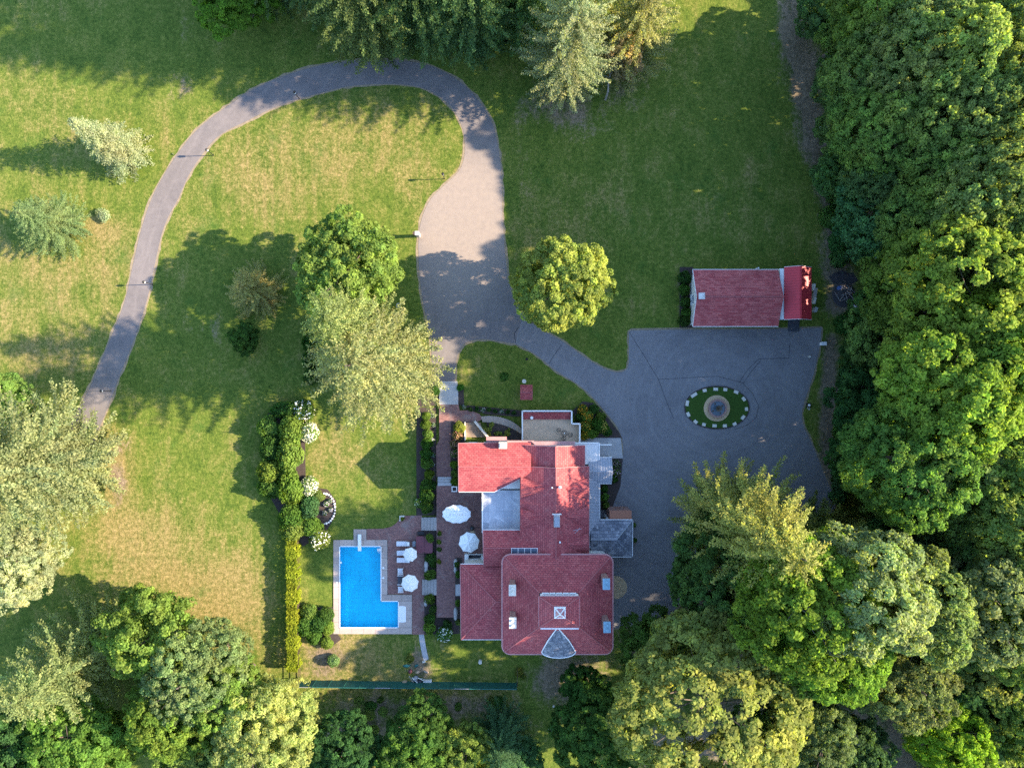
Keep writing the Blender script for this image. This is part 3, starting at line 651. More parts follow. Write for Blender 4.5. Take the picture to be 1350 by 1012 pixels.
# cross wing with the gable towards the terrace -----------------------
z0, z1 = 5.6, 6.9
A, B_, D = P(636.5,698.5,z0), P(720,698.5,z0), P(638,746,z0); R0, R1 = P(637,722,z1), P(733,722,z1); D2 = P(720,746,z0)
b = MB(); b.slab([A,B_,R1,R0], .2); b.slab([D,D2,R1,R0], .2); b.build('roof', 'roof_tile', house)
caps('ridge_cap', [(R0,R1)]); gutter([(A,P(702,698.5,z0))], 'white_paint'); gutter([(A,R0),(D,R0)], 'gutter_pink', .1)
xa, xb, ya, yb = wall(637, 698.5, 720, 746, z0, 0, z0-.1)
b = MB(); b.add([(xa,ya,z0-.1),(xa,yb,z0-.1),(xa,(ya+yb)/2,z1-.28),(xa+.2,ya,z0-.1),(xa+.2,yb,z0-.1),(xa+.2,(ya+yb)/2,z1-.28)], [(0,2,1),(3,4,5),(0,3,5,2),(1,2,5,4),(0,1,4,3)]); b.build('gable', 'clapboard', house)
for k in range(2): window(house, xa, ya+1.2+k*1.9, 3.2, .9, 1.5, 'w')
# glazed roof light beside it
gl = [P(674,722,6.95), P(726,722,6.95), P(726,733,6.95), P(674,733,6.95)]
MB().prism(gl, 6.0, 6.93).build('roof_light_kerb', 'grey_metal', house)
for k in range(6):
    xs0 = gl[0].x+.08+k*(gl[1].x-gl[0].x-.1)/6; w = (gl[1].x-gl[0].x-.1)/6-.07
    MB().box(xs0, xs0+w, gl[3].y+.06, gl[0].y-.06, 6.93, 6.97).build('roof_light_pane', 'skylight_glass', house)
b = MB()
for k in range(7):
    xx = gl[0].x+.04+k*(gl[1].x-gl[0].x-.08)/6; b.box(xx-.025, xx+.025, gl[3].y, gl[0].y, 6.93, 7.0)
b.box(gl[0].x, gl[1].x, gl[0].y-.05, gl[0].y, 6.93, 7.005); b.build('roof_light_frame', 'white_paint', house)

# north wing -----------------------------------------------------------
z0, z1 = 5.5, 7.0
A, B_ = P(604.5,584.3,z0), P(700,583,z0); D, E, F = P(605,648,z0), P(651.5,648,z0), P(686,631,z0+.45); R0, R1 = P(604.7,615,z1), P(700,615,z1); F2 = P(700,624,6.55)
b = MB(); b.slab([A,B_,R1,R0], .2); b.slab([D,E,F,F2,R1,R0], .2); b.build('roof', 'roof_tile', house)
caps('ridge_cap', [(R0,R1)]); gutter([(D,E),(E,F)], 'white_paint'); gutter([(A,P(657,584,z0)),(A,R0),(D,R0)], 'gutter_pink', .12)
xa, xb, ya, yb = wall(604.7, 584, 690, 648, z0, 0, z0-.1)
b = MB(); b.add([(xa,ya,z0-.1),(xa,yb,z0-.1),(xa,(ya+yb)/2,z1-.3),(xa+.2,ya,z0-.1),(xa+.2,yb,z0-.1),(xa+.2,(ya+yb)/2,z1-.3)], [(0,2,1),(3,4,5),(0,3,5,2),(1,2,5,4),(0,1,4,3)]); b.build('gable', 'clapboard', house)
for zz in (1.5, 3.7):
    for k in range(3): window(house, xa, ya+1.2+k*(yb-ya-2.4)/2, zz, .9, 1.3, 'w')
    for k in range(3): window(house, xa+1.2+k*2.0, yb, zz, .9, 1.3, 'n')
# chimney stack on the north eave with its pale flue
p = P(663, 587, 6.4); MB().box(p.x-.5, p.x+.5, p.y-.4, p.y+.4, 0, 6.4).build('chimney', 'white_stone', house)
MB().box(p.x-.36, p.x+.36, p.y-.27, p.y+.27, 6.4, 6.62).build('chimney_cap', 'metal_roof_white', house)
q0, q1 = P(669, 584.5, 5.0), P(704, 580.5, 5.0); MB().box(q0.x, q1.x, q0.y-.3, q1.y, 4.7, 5.0).build('ledge', 'gutter_pink', house)
q0, q1 = P(641, 579.5, 3.4), P(668, 575.5, 3.4); MB().box(q0.x, q1.x, q0.y-.5, q1.y, 3.2, 3.4).build('ledge', 'gutter_pink', house)

# flat grey roof over the garden room ------------------------------------
zf = 4.3
pl = [P(636,646,zf), P(700,646,zf), P(700,702,zf), P(636,702,zf)]
MB().prism(pl, zf-.25, zf).build('flat_roof', 'membrane', house)
b = MB(); b.bar(pl[0]+Vector((0,0,.03)), pl[3]+Vector((0,0,.03)), .14, .14); b.build('roof_edge', 'white_paint', house)
xa, xb, ya, yb = wall(637, 646, 700, 702, zf, 0, zf-.25, 'white_paint', .1)
for k in range(4): window(house, xa, ya+.8+k*(yb-ya-1.6)/3, 1.2, 1.0, 2.2, 'w')
q0, q1 = P(636.6,697,zf), P(643,689,zf); MB().box(q0.x+.1, q1.x, q0.y+.05, q1.y, zf, zf+.06).build('roof_hatch', 'grey_metal', house)

# centre block, ridge running north-south ---------------------------------
z0, z1 = 6.1, 7.9
def gable_ns(x0, x1, xr, y0, y1, ze, zr, name='roof'):
    a, b1, c, d = P(x0,y0,ze), P(x1,y0,ze), P(x1,y1,ze), P(x0,y1,ze); r0, r1 = P(xr,y0,zr), P(xr,y1,zr)
    yN, yS = a.y, c.y
    r0 = Vector((r0.x, yN, zr)); r1 = Vector((r0.x, yS, zr))
    m = MB(); m.slab([a, d, r1, r0], .2); m.slab([b1, c, r1, r0], .2); m.build(name, 'roof_tile', house)
    caps('ridge_cap', [(r0, r1)]); gutter([(b1, c)], 'gutter_pink', .12); gutter([(a, r0), (b1, r0)], 'gutter_pink', .09)
    w = MB(); w.box(a.x+.3, b1.x-.3, yS+.05, yN-.3, 0, ze-.1); w.build('wall', 'clapboard', house)
    w = MB(); yy = yN-.3; w.add([(a.x+.3,yy,ze-.1),(b1.x-.3,yy,ze-.1),(r0.x,yy,zr-.33),(a.x+.3,yy-.2,ze-.1),(b1.x-.3,yy-.2,ze-.1),(r0.x,yy-.2,zr-.33)], [(0,1,2),(5,4,3),(0,3,4,1),(1,4,5,2),(2,5,3,0)]); w.build('gable', 'clapboard', house)
    return a, b1, c, d, r0, r1
gable_ns(692, 771, 732.5, 587, 617, 5.9, 7.55)
gable_ns(685.5, 776.5, 733, 614.5, 734, z0, z1)
# small cross-gable dormers on both slopes
def dormer(side, py, half=.75):
    zb = 6.9; xo = 776 if side > 0 else 686; e = P(xo, py, 6.6); xr = P(733, py, 7.85).x
    xe = e.x-.05*side; xi = P(748 if side > 0 else 718, py, 7.5).x; y = P(733, py, 7.0).y
    rf = Vector((xe, y, 7.25)); rb = Vector((xi, y, 7.42)); w0 = [Vector((xe, y+s*half*1.25, 6.42)) for s in (1, -1)]; wb = [Vector((xi, y+s*half*.35, 7.25)) for s in (1, -1)]
    m = MB(); m.slab([w0[0], rf, rb, wb[0]], .1); m.slab([w0[1], rf, rb, wb[1]], .1)
    d = m.build('dormer', 'roof_tile', house)
    m = MB(); xf = xe-.2*side; m.add([(xf,y-half,6.0),(xf,y+half,6.0),(xf,y+half,6.5),(xf,y,7.1),(xf,y-half,6.5)], [(0,1,2,3,4) if side > 0 else (4,3,2,1,0)]); m.build('dormer_face', 'clapboard', house)
    window(house, xf, y, 6.12, .6, .5, 'e' if side > 0 else 'w')
for yy in (644, 681, 717): dormer(1, yy, 1.0)
for yy in (643, 684): dormer(-1, yy, 1.0)
# vents, pipes and a skylight on the centre roof
for (x, y, r, h) in ((727.5,642,.10,.5),(738,641.5,.20,.45),(738,713.5,.12,.5)):
    zz = 7.75; p = P(x, y, zz); MB().lathe([(r*.7,-.6),(r*.7,h-.15),(r,h-.15),(r,h),(r*.3,h+.05)], (p.x, p.y, zz), 12).build('roof_vent', 'metal_roof_white', house)
p = P(734, 686, 7.9); MB().box(p.x-.36, p.x+.36, p.y-.75, p.y+.75, 7.3, 8.15).build('roof_unit', 'concrete', house)
MB().box(p.x-.3, p.x+.3, p.y-.66, p.y+.5, 8.15, 8.28).build('roof_unit_lid', 'grey_metal', house)
MB().box(p.x-.55, p.x+.55, p.y+.76, p.y+.86, 7.6, 8.22).build('roof_unit_flashing', 'metal_roof_white', house)
b = MB()
p = P(760, 697, 7.2); b.tube([(p.x,p.y,6.8),(p.x,p.y,8.3)], .025, 6); b.bar((p.x-.5,p.y,8.1),(p.x+.5,p.y+.2,8.1),.03,.03); b.bar((p.x-.3,p.y-.3,8.25),(p.x+.3,p.y+.35,8.25),.03,.03); b.build('aerial', 'stainless', house)

# pent roof on the north face, white lean-to, grey metal roofs on the east --------
a, c = P(706,586.5,5.5), P(758,586.5,5.5); a2, c2 = P(700,581.5,5.2), P(758,581.5,5.2)
MB().slab([a, c, c2, a2], .12).build('pent_roof', 'gutter_pink', house)
pA = [P(757,583.5,4.0), P(790,583.5,4.0), P(790,606,4.0), P(779,612,4.0), P(757,612,4.0)]
MB().prism(pA, 3.85, 4.0).build('flat_roof', 'metal_roof_white', house)
b = MB(); b.bar(pA[0], pA[1], .12, .2); b.bar(pA[1], pA[2], .12, .2); b.build('roof_edge', 'white_paint', house)
wall(758, 584, 790, 612, 4.0, 0, 3.85, 'white_paint', .15)
q0, q1 = P(790,586,3.0), P(806,586,3.0); b = MB(); b.bar(q0, q1, .12, .12); b.bar((q1.x,q1.y,0.05),(q1.x,q1.y,2.95),.12,.12); b.bar((q1.x,q1.y-1.6,0.05),(q1.x,q1.y-1.6,2.95),.12,.12); b.build('porch_rail', 'white_paint', house)
# grey gable
ze, zr = 3.7, 4.7
a, b1, c, d = P(776,603,ze), P(806.5,603,ze), P(806.5,637,ze), P(776,637,ze); r0, r1 = P(776,621,zr), P(806.5,621,zr); r1 = Vector((b1.x, r1.y, zr))
m = MB(); m.slab([a,b1,r1,r0], .12); m.slab([d,c,r1,r0], .12); m.build('metal_roof', 'metal_roof_grey', house)
b = MB()
for k in range(9):
    f = (k+.5)/9
    for (u0, u1) in ((a, b1), (d, c)):
        b.bar(u0.lerp(u1, f)+Vector((0,0,.02)), r0.lerp(r1, f)+Vector((0,0,.02)), .05, .05)
b.bar(r0+Vector((0,0,.03)), r1+Vector((0,0,.03)), .14, .06); b.build('roof_seam', 'metal_roof_grey', house)
gutter([(a,b1),(d,c)], 'white_paint', .12); wall(777, 604, 806, 636, ze, 0, ze-.1, 'clapboard', .2)
# long grey metal strip
zs0, zs1 = 3.6, 4.5
a, b1, c, d = P(776,630,zs1), P(790.5,632,zs0), P(790.5,722,zs0), P(776,722,zs1)
MB().slab([a,b1,c,d], .12).build('metal_roof', 'metal_roof_grey', house)
b = MB()
for k in range(22):
    f = (k+.5)/22; b.bar(a.lerp(d, f)+Vector((0,0,.02)), b1.lerp(c, f)+Vector((0,0,.02)), .05, .05)
b.build('roof_seam', 'metal_roof_grey', house); gutter([(b1,c)], 'white_paint', .12); xa, xb, ya, yb = wall(770, 632, 790, 722, zs0, 0, zs0-.1, 'clapboard', .25)
for k in range(4): window(house, xb, ya+1+k*(yb-ya-2)/3, 1.1, .9, 1.5, 'e')
# slate carriage porch
ze, zr = 3.6, 4.9
a, b1, c, d = P(779,685,ze), P(834,685,ze), P(833.5,733.5,ze), P(779,733.5,ze); r0, r1 = P(779,711,zr), P(813,711,zr)
m = MB(); m.slab([a,b1,r1,r0], .14); m.slab([d,c,r1,r0], .14); m.slab([b1,c,r1], .14); m.build('porch_roof', 'slate', house)
caps('ridge_cap', [(r0,r1),(b1,r1),(c,r1)], 'grey_metal', .07); gutter([(a,b1),(b1,c),(c,d)], 'white_paint', .13)
b = MB()
for f in (0.02, .98):
    for g in (.45, .98):
        p = a.lerp(b1, g).lerp(d.lerp(c, g), f); MB().box(p.x-.25, p.x+.0, p.y-.12 if f > .5 else p.y-.25, p.y+.12, 0, ze-.15).build('porch_column', 'white_paint', house)
q0, q1 = P(804,684,3.2), P(832,673,3.2); MB().box(q0.x, q1.x, q0.y, q1.y, 0, 3.2).build('porch_lodge', 'wall_brick', house)
MB().box(q0.x-.05, q1.x+.05, q0.y, q1.y+.05, 3.2, 3.3).build('porch_lodge_coping', 'terracotta', house)

# walled roof terrace on the north side ------------------------------------
zt = 1.1
tp = [(688.5,541),(754,541),(754,558),(764.5,558),(764,586),(688.5,586)]
MB().prism(px_poly(tp, zt), 0, zt).build('terrace', 'terrace_floor', house)
tw = px_poly([(688.5,541.5),(753.5,541.5),(753.5,558.3),(764.3,558.3),(764.0,584)], zt+.5); b = MB()
seq = [px_poly([(688.8,582)], zt+.5)[0]]+tw
for u, w in zip(seq[:-1], seq[1:]):
    b.bar((u.x,u.y,zt+.42),(w.x,w.y,zt+.42),.16,.84)
b.build('parapet', 'white_paint', house)
q0, q1 = P(690,552.5,zt+.3), P(752.8,543,zt+.3)
MB().slab([(q0.x,q0.y,zt+.25),(q1.x,q0.y,zt+.25),(q1.x,q1.y,zt+.55),(q0.x,q1.y,zt+.55)], .1).build('pent_roof', 'roof_tile', house)
# sunken side stair with timber treads and a raking white wall
for k in range(7):
    y0 = 557+k*2.7; z = .42-.1*k; a, c = P(613.5,y0+2.6,max(z,.05)), P(641-(7-k)*1.1,y0,max(z,.05)); MB().box(a.x, c.x, a.y, c.y, 0.02, max(z,.07)+.30).build('stair_tread', 'deck_wood', house)
u, w = P(625.5,555,1.0), P(644,577,1.0); b = MB(); b.bar((u.x,u.y,.5),(w.x,w.y,.5),.28,1.05); b.build('raking_wall', 'white_stone', house)
u, w = P(613,556,.9), P(613,580,.9); b = MB(); b.bar((u.x,u.y,.45),(w.x,w.y,.45),.16,.95); b.build('raking_wall', 'white_stone', house)
# area stair at the terrace with white rails
a, c = P(618,743,.8), P(637,731,.8); MB().box(a.x, c.x, a.y, c.y, .7, .765).build('cellar_hatch', 'dark_mesh', house)
b = MB()
for (x0, y0, x1, y1) in ((618,730.5,637.5,730.5),(619.5,737,631,736.5),(621,740,634,740)):
    u, w = P(x0,y0,1.6), P(x1,y1,1.6); b.bar(u, w, .08, .08)
for x, y in ((618,730.5),(628,730.5),(637,730.5)):
    u = P(x, y, 1.6); b.bar((u.x,u.y,.75),(u.x,u.y,1.6),.07,.07)
b.build('cellar_rail', 'white_paint', house)
for x0, x1, y0, y1 in ((612.5,617.5,730.5,743),(634,639,733,743)):
    a, c = P(x0,y1,1.5), P(x1,y0,1.5); MB().box(a.x, c.x, a.y, c.y, .75, 1.5).build('cellar_pier', 'white_paint', house)

# ------------------------------------------------------------------ garage and lean-to
gar = empty('garage', P(975, 400), 'long garage with red shingled gable roof on the north edge of the parking court', 'garage')
ze, zr = 3.2, 5.0
a, b1, c, d = P(913.5,355.5,ze), P(1026,355.5,ze), P(1026,430,ze), P(913.5,430,ze); rr0, rr1 = P(918.5,391,zr), P(1033,391,zr); rr0 = Vector((a.x, rr0.y, zr)); rr1 = Vector((b1.x, rr1.y, zr))
m = MB(); m.slab([a,b1,rr1,rr0], .16); m.slab([d,c,rr1,rr0], .16); m.build('roof', 'garage_shingle', gar); caps('ridge_cap', [(rr0,rr1)], 'red_ridge', .09, gar)
gutter([(a,b1),(d,c)], 'white_paint', .13, gar); gutter([(a,rr0),(d,rr0)], 'white_paint', .10, gar)
xa, xb, ya, yb = wall(913.5,355.5,1026,430,ze,0,ze-.1,'clapboard',.4,gar)
for xx in (xa, xb-.2):
    b = MB(); b.add([(xx,ya,ze-.1),(xx,yb,ze-.1),(xx,(ya+yb)/2,zr-.3),(xx+.2,ya,ze-.1),(xx+.2,yb,ze-.1),(xx+.2,(ya+yb)/2,zr-.3)], [(0,2,1),(3,4,5),(0,3,5,2),(1,2,5,4),(0,1,4,3)]); b.build('gable', 'clapboard', gar)
for k in range(3):
    x0 = xa+.7+k*3.4; dr = MB()
    for j in range(4): dr.box(x0, x0+2.7, ya-.06, ya, .05+j*.62, .63+j*.62)
    dr.build('garage_door', 'white_paint', gar)
window(gar, xa, (ya+yb)/2, 1.2, 1.1, 1.2, 'w'); window(gar, xa+3, yb, 1.2, 1.1, 1.2, 'n'); window(gar, xa+7, yb, 1.2, 1.1, 1.2, 'n')
p = P(925.5,390,5.3); b = MB(); b.box(p.x-.28,p.x+.28,p.y-.28,p.y+.28,4.6,5.25); b.build('roof_vent', 'grey_metal', gar)
b = MB(); b.add([(p.x-.4,p.y-.4,5.25),(p.x+.4,p.y-.4,5.25),(p.x+.4,p.y+.4,5.25),(p.x-.4,p.y+.4,5.25),(p.x,p.y,5.6)], [(3,2,1,0),(0,1,4),(1,2,4),(2,3,4),(3,0,4)]); b.build('roof_vent_cap', 'metal_roof_white', gar)
p = P(999,353.5,3.6); MB().tube([(p.x,p.y,2.6),(p.x,p.y,3.9)], .08, 8).build('flue', 'metal_roof_white', gar)
shed = empty('lean_to_shed', P(1050, 388), 'open shed with bright red ribbed metal roof joined to the garage end', 'shed')
ze, zr = 3.5, 4.4
a, d = P(1034,352,ze), P(1034,421,ze); r0, r1 = P(1055.5,352,zr), P(1055.5,421,zr); r0 = Vector((r0.x, a.y, zr)); r1 = Vector((r0.x, d.y, zr)); b1, c = P(1070,352,3.4), P(1070,421,3.4); b1 = Vector((b1.x, a.y, 3.4)); c = Vector((c.x, d.y, 3.4))
m = MB(); m.slab([a,d,r1,r0], .08); m.slab([b1,c,r1,r0], .08); m.build('roof', 'metal_roof_red', shed)
b = MB()
for k in range(20):
    f = (k+.5)/20
    for u0, u1 in ((a, d), (b1, c)): b.bar(u0.lerp(u1, f)+Vector((0,0,.02)), r0.lerp(r1, f)+Vector((0,0,.02)), .05, .05)
b.bar(r0+Vector((0,0,.04)), r1+Vector((0,0,.04)), .2, .05); b.build('roof_rib', 'metal_roof_red', shed)
gutter([(d,r1),(c,r1),(a,r0),(b1,r0)], 'white_paint', .08, shed)
q0, q1 = P(1028.3,421,3.3), P(1034,354,3.3); MB().box(q0.x, q1.x-.02, q0.y, q1.y, 0, 3.3).build('wall', 'white_paint', shed)
for yy in (a.y-.3, (a.y+d.y)/2, d.y+.3): MB().box(c.x-.35, c.x-.2, yy-.08, yy+.08, 0, 3.35).build('post', 'weathered_wood', shed)
# stored timber and pale junk along the shed's open side
for k, (y, l, mt) in enumerate(((378,.9,'white_stone'),(386,1.3,'weathered_wood'),(396,.8,'white_stone'),(408,.6,'concrete'))):
    p = P(1074+k%2*1.5, y, .6); o = MB().obox(p, (.1+.08*k, 1), l, .35, 0.0, .45+.1*k).build('salvaged_board', mt); tag(o, ['pale upright slab leaning beside the red shed', 'long weathered plank stack beside the red shed', 'short pale stone block beside the red shed', 'low grey concrete block beside the red shed'][k], 'building scrap')
p = P(1067,437,.05)
b = MB().obox(P(1046,427), (1, 0), 1.5, 2.0, .03, .09); tag(b.build('shed_ramp', 'dark_mesh'), 'dark rubber ramp mat at the front of the red shed', 'ramp')
# ------------------------------------------------------------------ vegetation
def unit(v): return v/np.maximum(np.linalg.norm(v, axis=-1, keepdims=True), 1e-9)
def leaf_mesh(name, c, n, size, aspect=1.5, tdir=None, tone=None, mat='foliage'):
    """diamond leaf faces: centres c, normals n, half-length size, optional long-axis direction tdir"""
    k = len(c); n = unit(n)
    t = rng.normal(size=(k,3)) if tdir is None else tdir
    t = unit(t-n*(t*n).sum(1, keepdims=True)); b = np.cross(n, t)
    s = size.reshape(-1,1)
    v = np.stack([c-t*s*aspect, c-b*s+n*s*.18, c+t*s*aspect, c+b*s+n*s*.18], 1).reshape(-1,3)
    me = bpy.data.meshes.new(name); me.vertices.add(4*k); me.vertices.foreach_set('co', v.ravel())
    me.loops.add(4*k); me.loops.foreach_set('vertex_index', np.arange(4*k)); me.polygons.add(k)
    me.polygons.foreach_set('loop_start', np.arange(0, 4*k, 4)); me.update(calc_edges=True)
    tn = (rng.uniform(0,1,k) if tone is None else tone).astype(np.float32)
    a = me.attributes.new('tone', 'FLOAT', 'POINT'); a.data.foreach_set('value', np.repeat(tn, 4))
    me.materials.append(M[mat]); return me
def sph(k, up=-1.0):
    v = unit(rng.normal(size=(k*3,3))); v = v[v[:,2] > up][:k]
    while len(v) < k:
        w = unit(rng.normal(size=(k,3))); v = np.vstack([v, w[w[:,2] > up]])[:k]
    return v
def trunk_mesh(name, h, r, limbs, mat, lean=0.0):
    b = MB(); n = 7
    pts = [Vector((lean*(k/(n-1))**2*h+.06*h*.2*sin(k*1.7), .05*h*.2*cos(k*2.1), h*k/(n-1))) for k in range(n)]
    b.tube(pts, [r*(1.35 if k == 0 else 1-.8*k/(n-1)) for k in range(n)], 8)
    for (z0, az, ln, rise) in limbs:
        f = z0/h; i = min(int(f*(n-1)), n-2); p0 = pts[i].lerp(pts[i+1], f*(n-1)-i); d = Vector((cos(az), sin(az), 0)); rr_ = r*(1-.8*f)*.55
        q = [p0, p0+d*ln*.35+Vector((0,0,rise*.25)), p0+d*ln*.7+Vector((0,0,rise*.65)), p0+d*ln+Vector((0,0,rise))]
        b.tube(q, [rr_, rr_*.75, rr_*.5, rr_*.2], 5)
    return b.mesh(name, mat)
def broadleaf(R, h, nl, clump, leaf, dens=42, seed=0, flat=0.8, z0f=0.28):
    """crown of overlapping lobes, each covered with leafy tufts; reaches from z0f*h to h"""
    global rng
    rng = np.random.default_rng(100+seed)
    zc = h*(1+z0f)/2; rz = h*(1-z0f)/2
    d = sph(nl, -.75); d[0] = (0.05,0.05,1); 
    # spread the lobes
    for _ in range(30):
        for i in range(nl):
            df = d[i]-d; ds = np.linalg.norm(df, axis=1)+1e-6; ds[i] = 9; j = ds.argmin(); d[i] = unit(d[i]+.15*df[j]/ds[j])
    rad = rng.uniform(.30, .44, nl)*R; k = rng.uniform(.52, .74, nl)
    lc = d*np.stack([k*R, k*R, k*rz], 1); lc[:,2] += zc
    lc = np.vstack([lc, [[0,0,zc]]]); rad = np.append(rad, R*.5)
    cs, cn, ct = [], [], []
    for i in range(len(lc)):
        m = int(4*pi*rad[i]**2/(clump**2*2.2)); s = sph(m, -.55)
        s2 = s*np.array([1,1,.85*rz/R if rz > R else .85]); p = lc[i]+s2*(rad[i]*rng.uniform(.80, 1.18, m))[:,None]
        ins = np.zeros(m, bool)
        for j in range(len(lc)):
            if j != i: ins |= np.linalg.norm((p-lc[j])/np.array([1,1,.9]), axis=1) < rad[j]*.86
        p = p[~ins]; s = s[~ins]; cs.append(p); cn.append(s); ct.append(np.full(len(p), rng.uniform(-.10, .10)))
    cs = np.vstack(cs); cn = np.vstack(cn); ct = np.concatenate(ct)
    m = len(cs); per = dens
    cr = clump*rng.uniform(.65, 1.25, m); idx = np.repeat(np.arange(m), per)
    dirs = unit(sph(m*per)+cn[idx]*.75+np.array([0,0,.25])); rr_ = cr[idx]*rng.uniform(.55, 1.0, m*per)
    pos = cs[idx]+dirs*rr_[:,None]; nor = unit(dirs+rng.normal(size=(m*per,3))*.55+np.array([0,0,.25]))
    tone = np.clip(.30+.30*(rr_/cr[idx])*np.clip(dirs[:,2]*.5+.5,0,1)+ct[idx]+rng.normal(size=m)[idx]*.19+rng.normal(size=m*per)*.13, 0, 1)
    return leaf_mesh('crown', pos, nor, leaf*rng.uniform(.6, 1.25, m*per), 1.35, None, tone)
def conifer(R, h, seed=0, whorl=.42, nb=6, zlow=.06, droop=.22, needle=.24, shape=.85, up=.0, spread=.36, dens=1.0, oval=0.0):
    """whorls of fronds radiating from the stem; every frond carries side twigs of needles"""
    global rng
    rng = np.random.default_rng(300+seed); PP, TD, TW, DD, BR, TT = [], [], [], [], [], []
    z = zlow*h; az = 0.0
    while z < h*.985:
        f = (z/h-zlow)/(1-zlow); Lw = R*max(.045, (1-f)**shape)*(1 if not oval else min(1.0, oval+(1-oval)*f/.32)*1.22)
        k = max(4, int(nb*(0.6+.4*(1-f))+.5))
        for j in range(k):
            az += 2.399+rng.uniform(-.3, .3); ln = Lw*rng.uniform(.62, 1.16); dz = rng.uniform(-.3, .3)*whorl
            d = np.array([cos(az), sin(az), 0]); w = np.array([-sin(az), cos(az), 0]); dr = droop*rng.uniform(.4, 1.5)
            m = max(3, int(ln/ .36)+1); brt = rng.normal()*.10; tt = np.arange(1, m+1)/m
            p = d*(ln*tt)[:,None]+w*(ln*.06*np.sin(tt*5+az))[:,None]; p[:,2] += z+dz-dr*ln*tt+up*ln*tt*tt+.28*dr*ln*tt**3
            tw = ln*spread*(1.08-tt)*rng.uniform(.6, 1.25, m)+.24
            for sgn in (-1, 0, 1):
                td = d*.75+w*(sgn*rng.uniform(.5, 1.0, m))[:,None]; td[:,2] += rng.uniform(-.30, .05, m)
                PP.append(p); TD.append(unit(td)); TW.append(tw if sgn else np.full(m, .36)); DD.append(np.repeat(d[None], m, 0)); BR.append(np.full(m, brt)); TT.append(tt)
        z += whorl*rng.uniform(.7, 1.3)*(1.0 if f < .8 else .7)
    P_, TD, TW, DD, BR, TT = [np.concatenate(a) for a in (PP, TD, TW, DD, BR, TT)]
    kk = np.maximum(2, (TW/(needle*.26)*dens)).astype(int); ix = np.repeat(np.arange(len(P_)), kk)
    e = (np.arange(len(ix))-np.repeat(np.cumsum(kk)-kk, kk)+.5)/kk[ix]; n_ = len(ix)
    c = P_[ix]+TD[ix]*(TW[ix]*e)[:,None]+rng.normal(size=(n_,3))*np.array([.07,.07,.09])
    t = TD[ix]+rng.normal(size=(n_,3))*.40; n = np.array([0,0,.9])+DD[ix]*.5+rng.normal(size=(n_,3))*.65
    tone = np.clip(.30+.42*TT[ix]*(.4+.6*e)+BR[ix]+rng.normal(size=n_)*.13, 0, 1)  # crown shade painted in: needles darker near the stem, lighter toward bough tips
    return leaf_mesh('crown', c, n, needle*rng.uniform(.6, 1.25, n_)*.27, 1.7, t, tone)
def shrub_mesh(R, h, k, leaf, seed=0, bumps=9, name='foliage', mat='foliage', tone0=.45):
    global rng
    rng = np.random.default_rng(500+seed)
    d = sph(k, -.35); bd = sph(bumps, -.2); g = np.zeros(k)
    for q in bd: g = np.maximum(g, np.clip((d@q-.62)/.38, 0, 1))
    rad = .62+.40*g; rad *= rng.uniform(.72, 1.08, k)
    p = d*rad[:,None]*np.array([R, R, h*.62]); p[:,2] += h*.40; p[:,2] = np.maximum(p[:,2], .03)
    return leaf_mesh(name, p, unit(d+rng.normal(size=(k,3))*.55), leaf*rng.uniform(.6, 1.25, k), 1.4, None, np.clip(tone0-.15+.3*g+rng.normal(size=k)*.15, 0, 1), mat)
def hedge_mesh(lx, ly, h, k, leaf, seed=0):
    global rng
    rng = np.random.default_rng(700+seed); a = rng.uniform(-1, 1, (k,3)); f = rng.integers(0, 5, k)
    wx = .5*lx; wy = .5*ly; area = np.array([lx*ly, lx*ly, ly*h, ly*h, lx*h*1.0+.0]); pr = np.array([lx*ly*1.6, ly*h, ly*h, lx*h, lx*h]); f = rng.choice(5, k, p=pr/pr.sum())
    p = np.stack([a[:,0]*wx, a[:,1]*wy, (a[:,2]*.5+.5)*h], 1); nr = np.zeros((k,3))
    for i, (ax, val, v) in enumerate(((2, h, (0,0,1)), (0, wx, (1,0,0)), (0, -wx, (-1,0,0)), (1, wy, (0,1,0)), (1, -wy, (0,-1,0)))):
        s = f == i; p[s,ax] = val; nr[s] = v
    bump = .10*np.sin(p[:,1]*2.1)+.08*np.sin(p[:,1]*5.3+1)+.06*np.sin(p[:,1]*9.7)
    p += nr*(bump+rng.normal(size=k)*.06)[:,None]; p[:,2] = np.maximum(p[:,2], .03)
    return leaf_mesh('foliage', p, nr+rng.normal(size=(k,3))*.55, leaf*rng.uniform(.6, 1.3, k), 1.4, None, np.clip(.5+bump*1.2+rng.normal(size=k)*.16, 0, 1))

# library of crowns and trunks (mesh data shared by the copies)
LIB = {}
def lib(kind, crown, trunk, R, h): LIB.setdefault(kind, []).append((crown, trunk, R, h))
def limbs(h, R, n, lo, hi, rise, s): r = random.Random(s); return [(h*r.uniform(lo, hi), r.uniform(0, 2*pi), R*r.uniform(.5, .8), rise*r.uniform(.6, 1.3)) for _ in range(n)]
for s in range(5):
    R, h = 5.0, 14.0
    lib('broad', broadleaf(R, h, (14,17,12,19,15)[s], (.62,.55,.70,.5,.6)[s], (.105,.10,.112,.095,.105)[s], (72,64,84,60,70)[s], s, z0f=.2), trunk_mesh('trunk', h*.8, .34, limbs(h, R, 9, .22, .7, 3.0, s), 'bark'), R, h)
for s in range(3):
    R, h = 8.0, 20.0
    lib('big', broadleaf(R, h, (22,26,19)[s], (.80,.72,.85)[s], (.130,.122,.135)[s], 76, 20+s, z0f=.18), trunk_mesh('trunk', h*.8, .5, limbs(h, R, 12, .2, .7, 4.0, 10+s), 'bark_pale' if s == 1 else 'bark'), R, h)
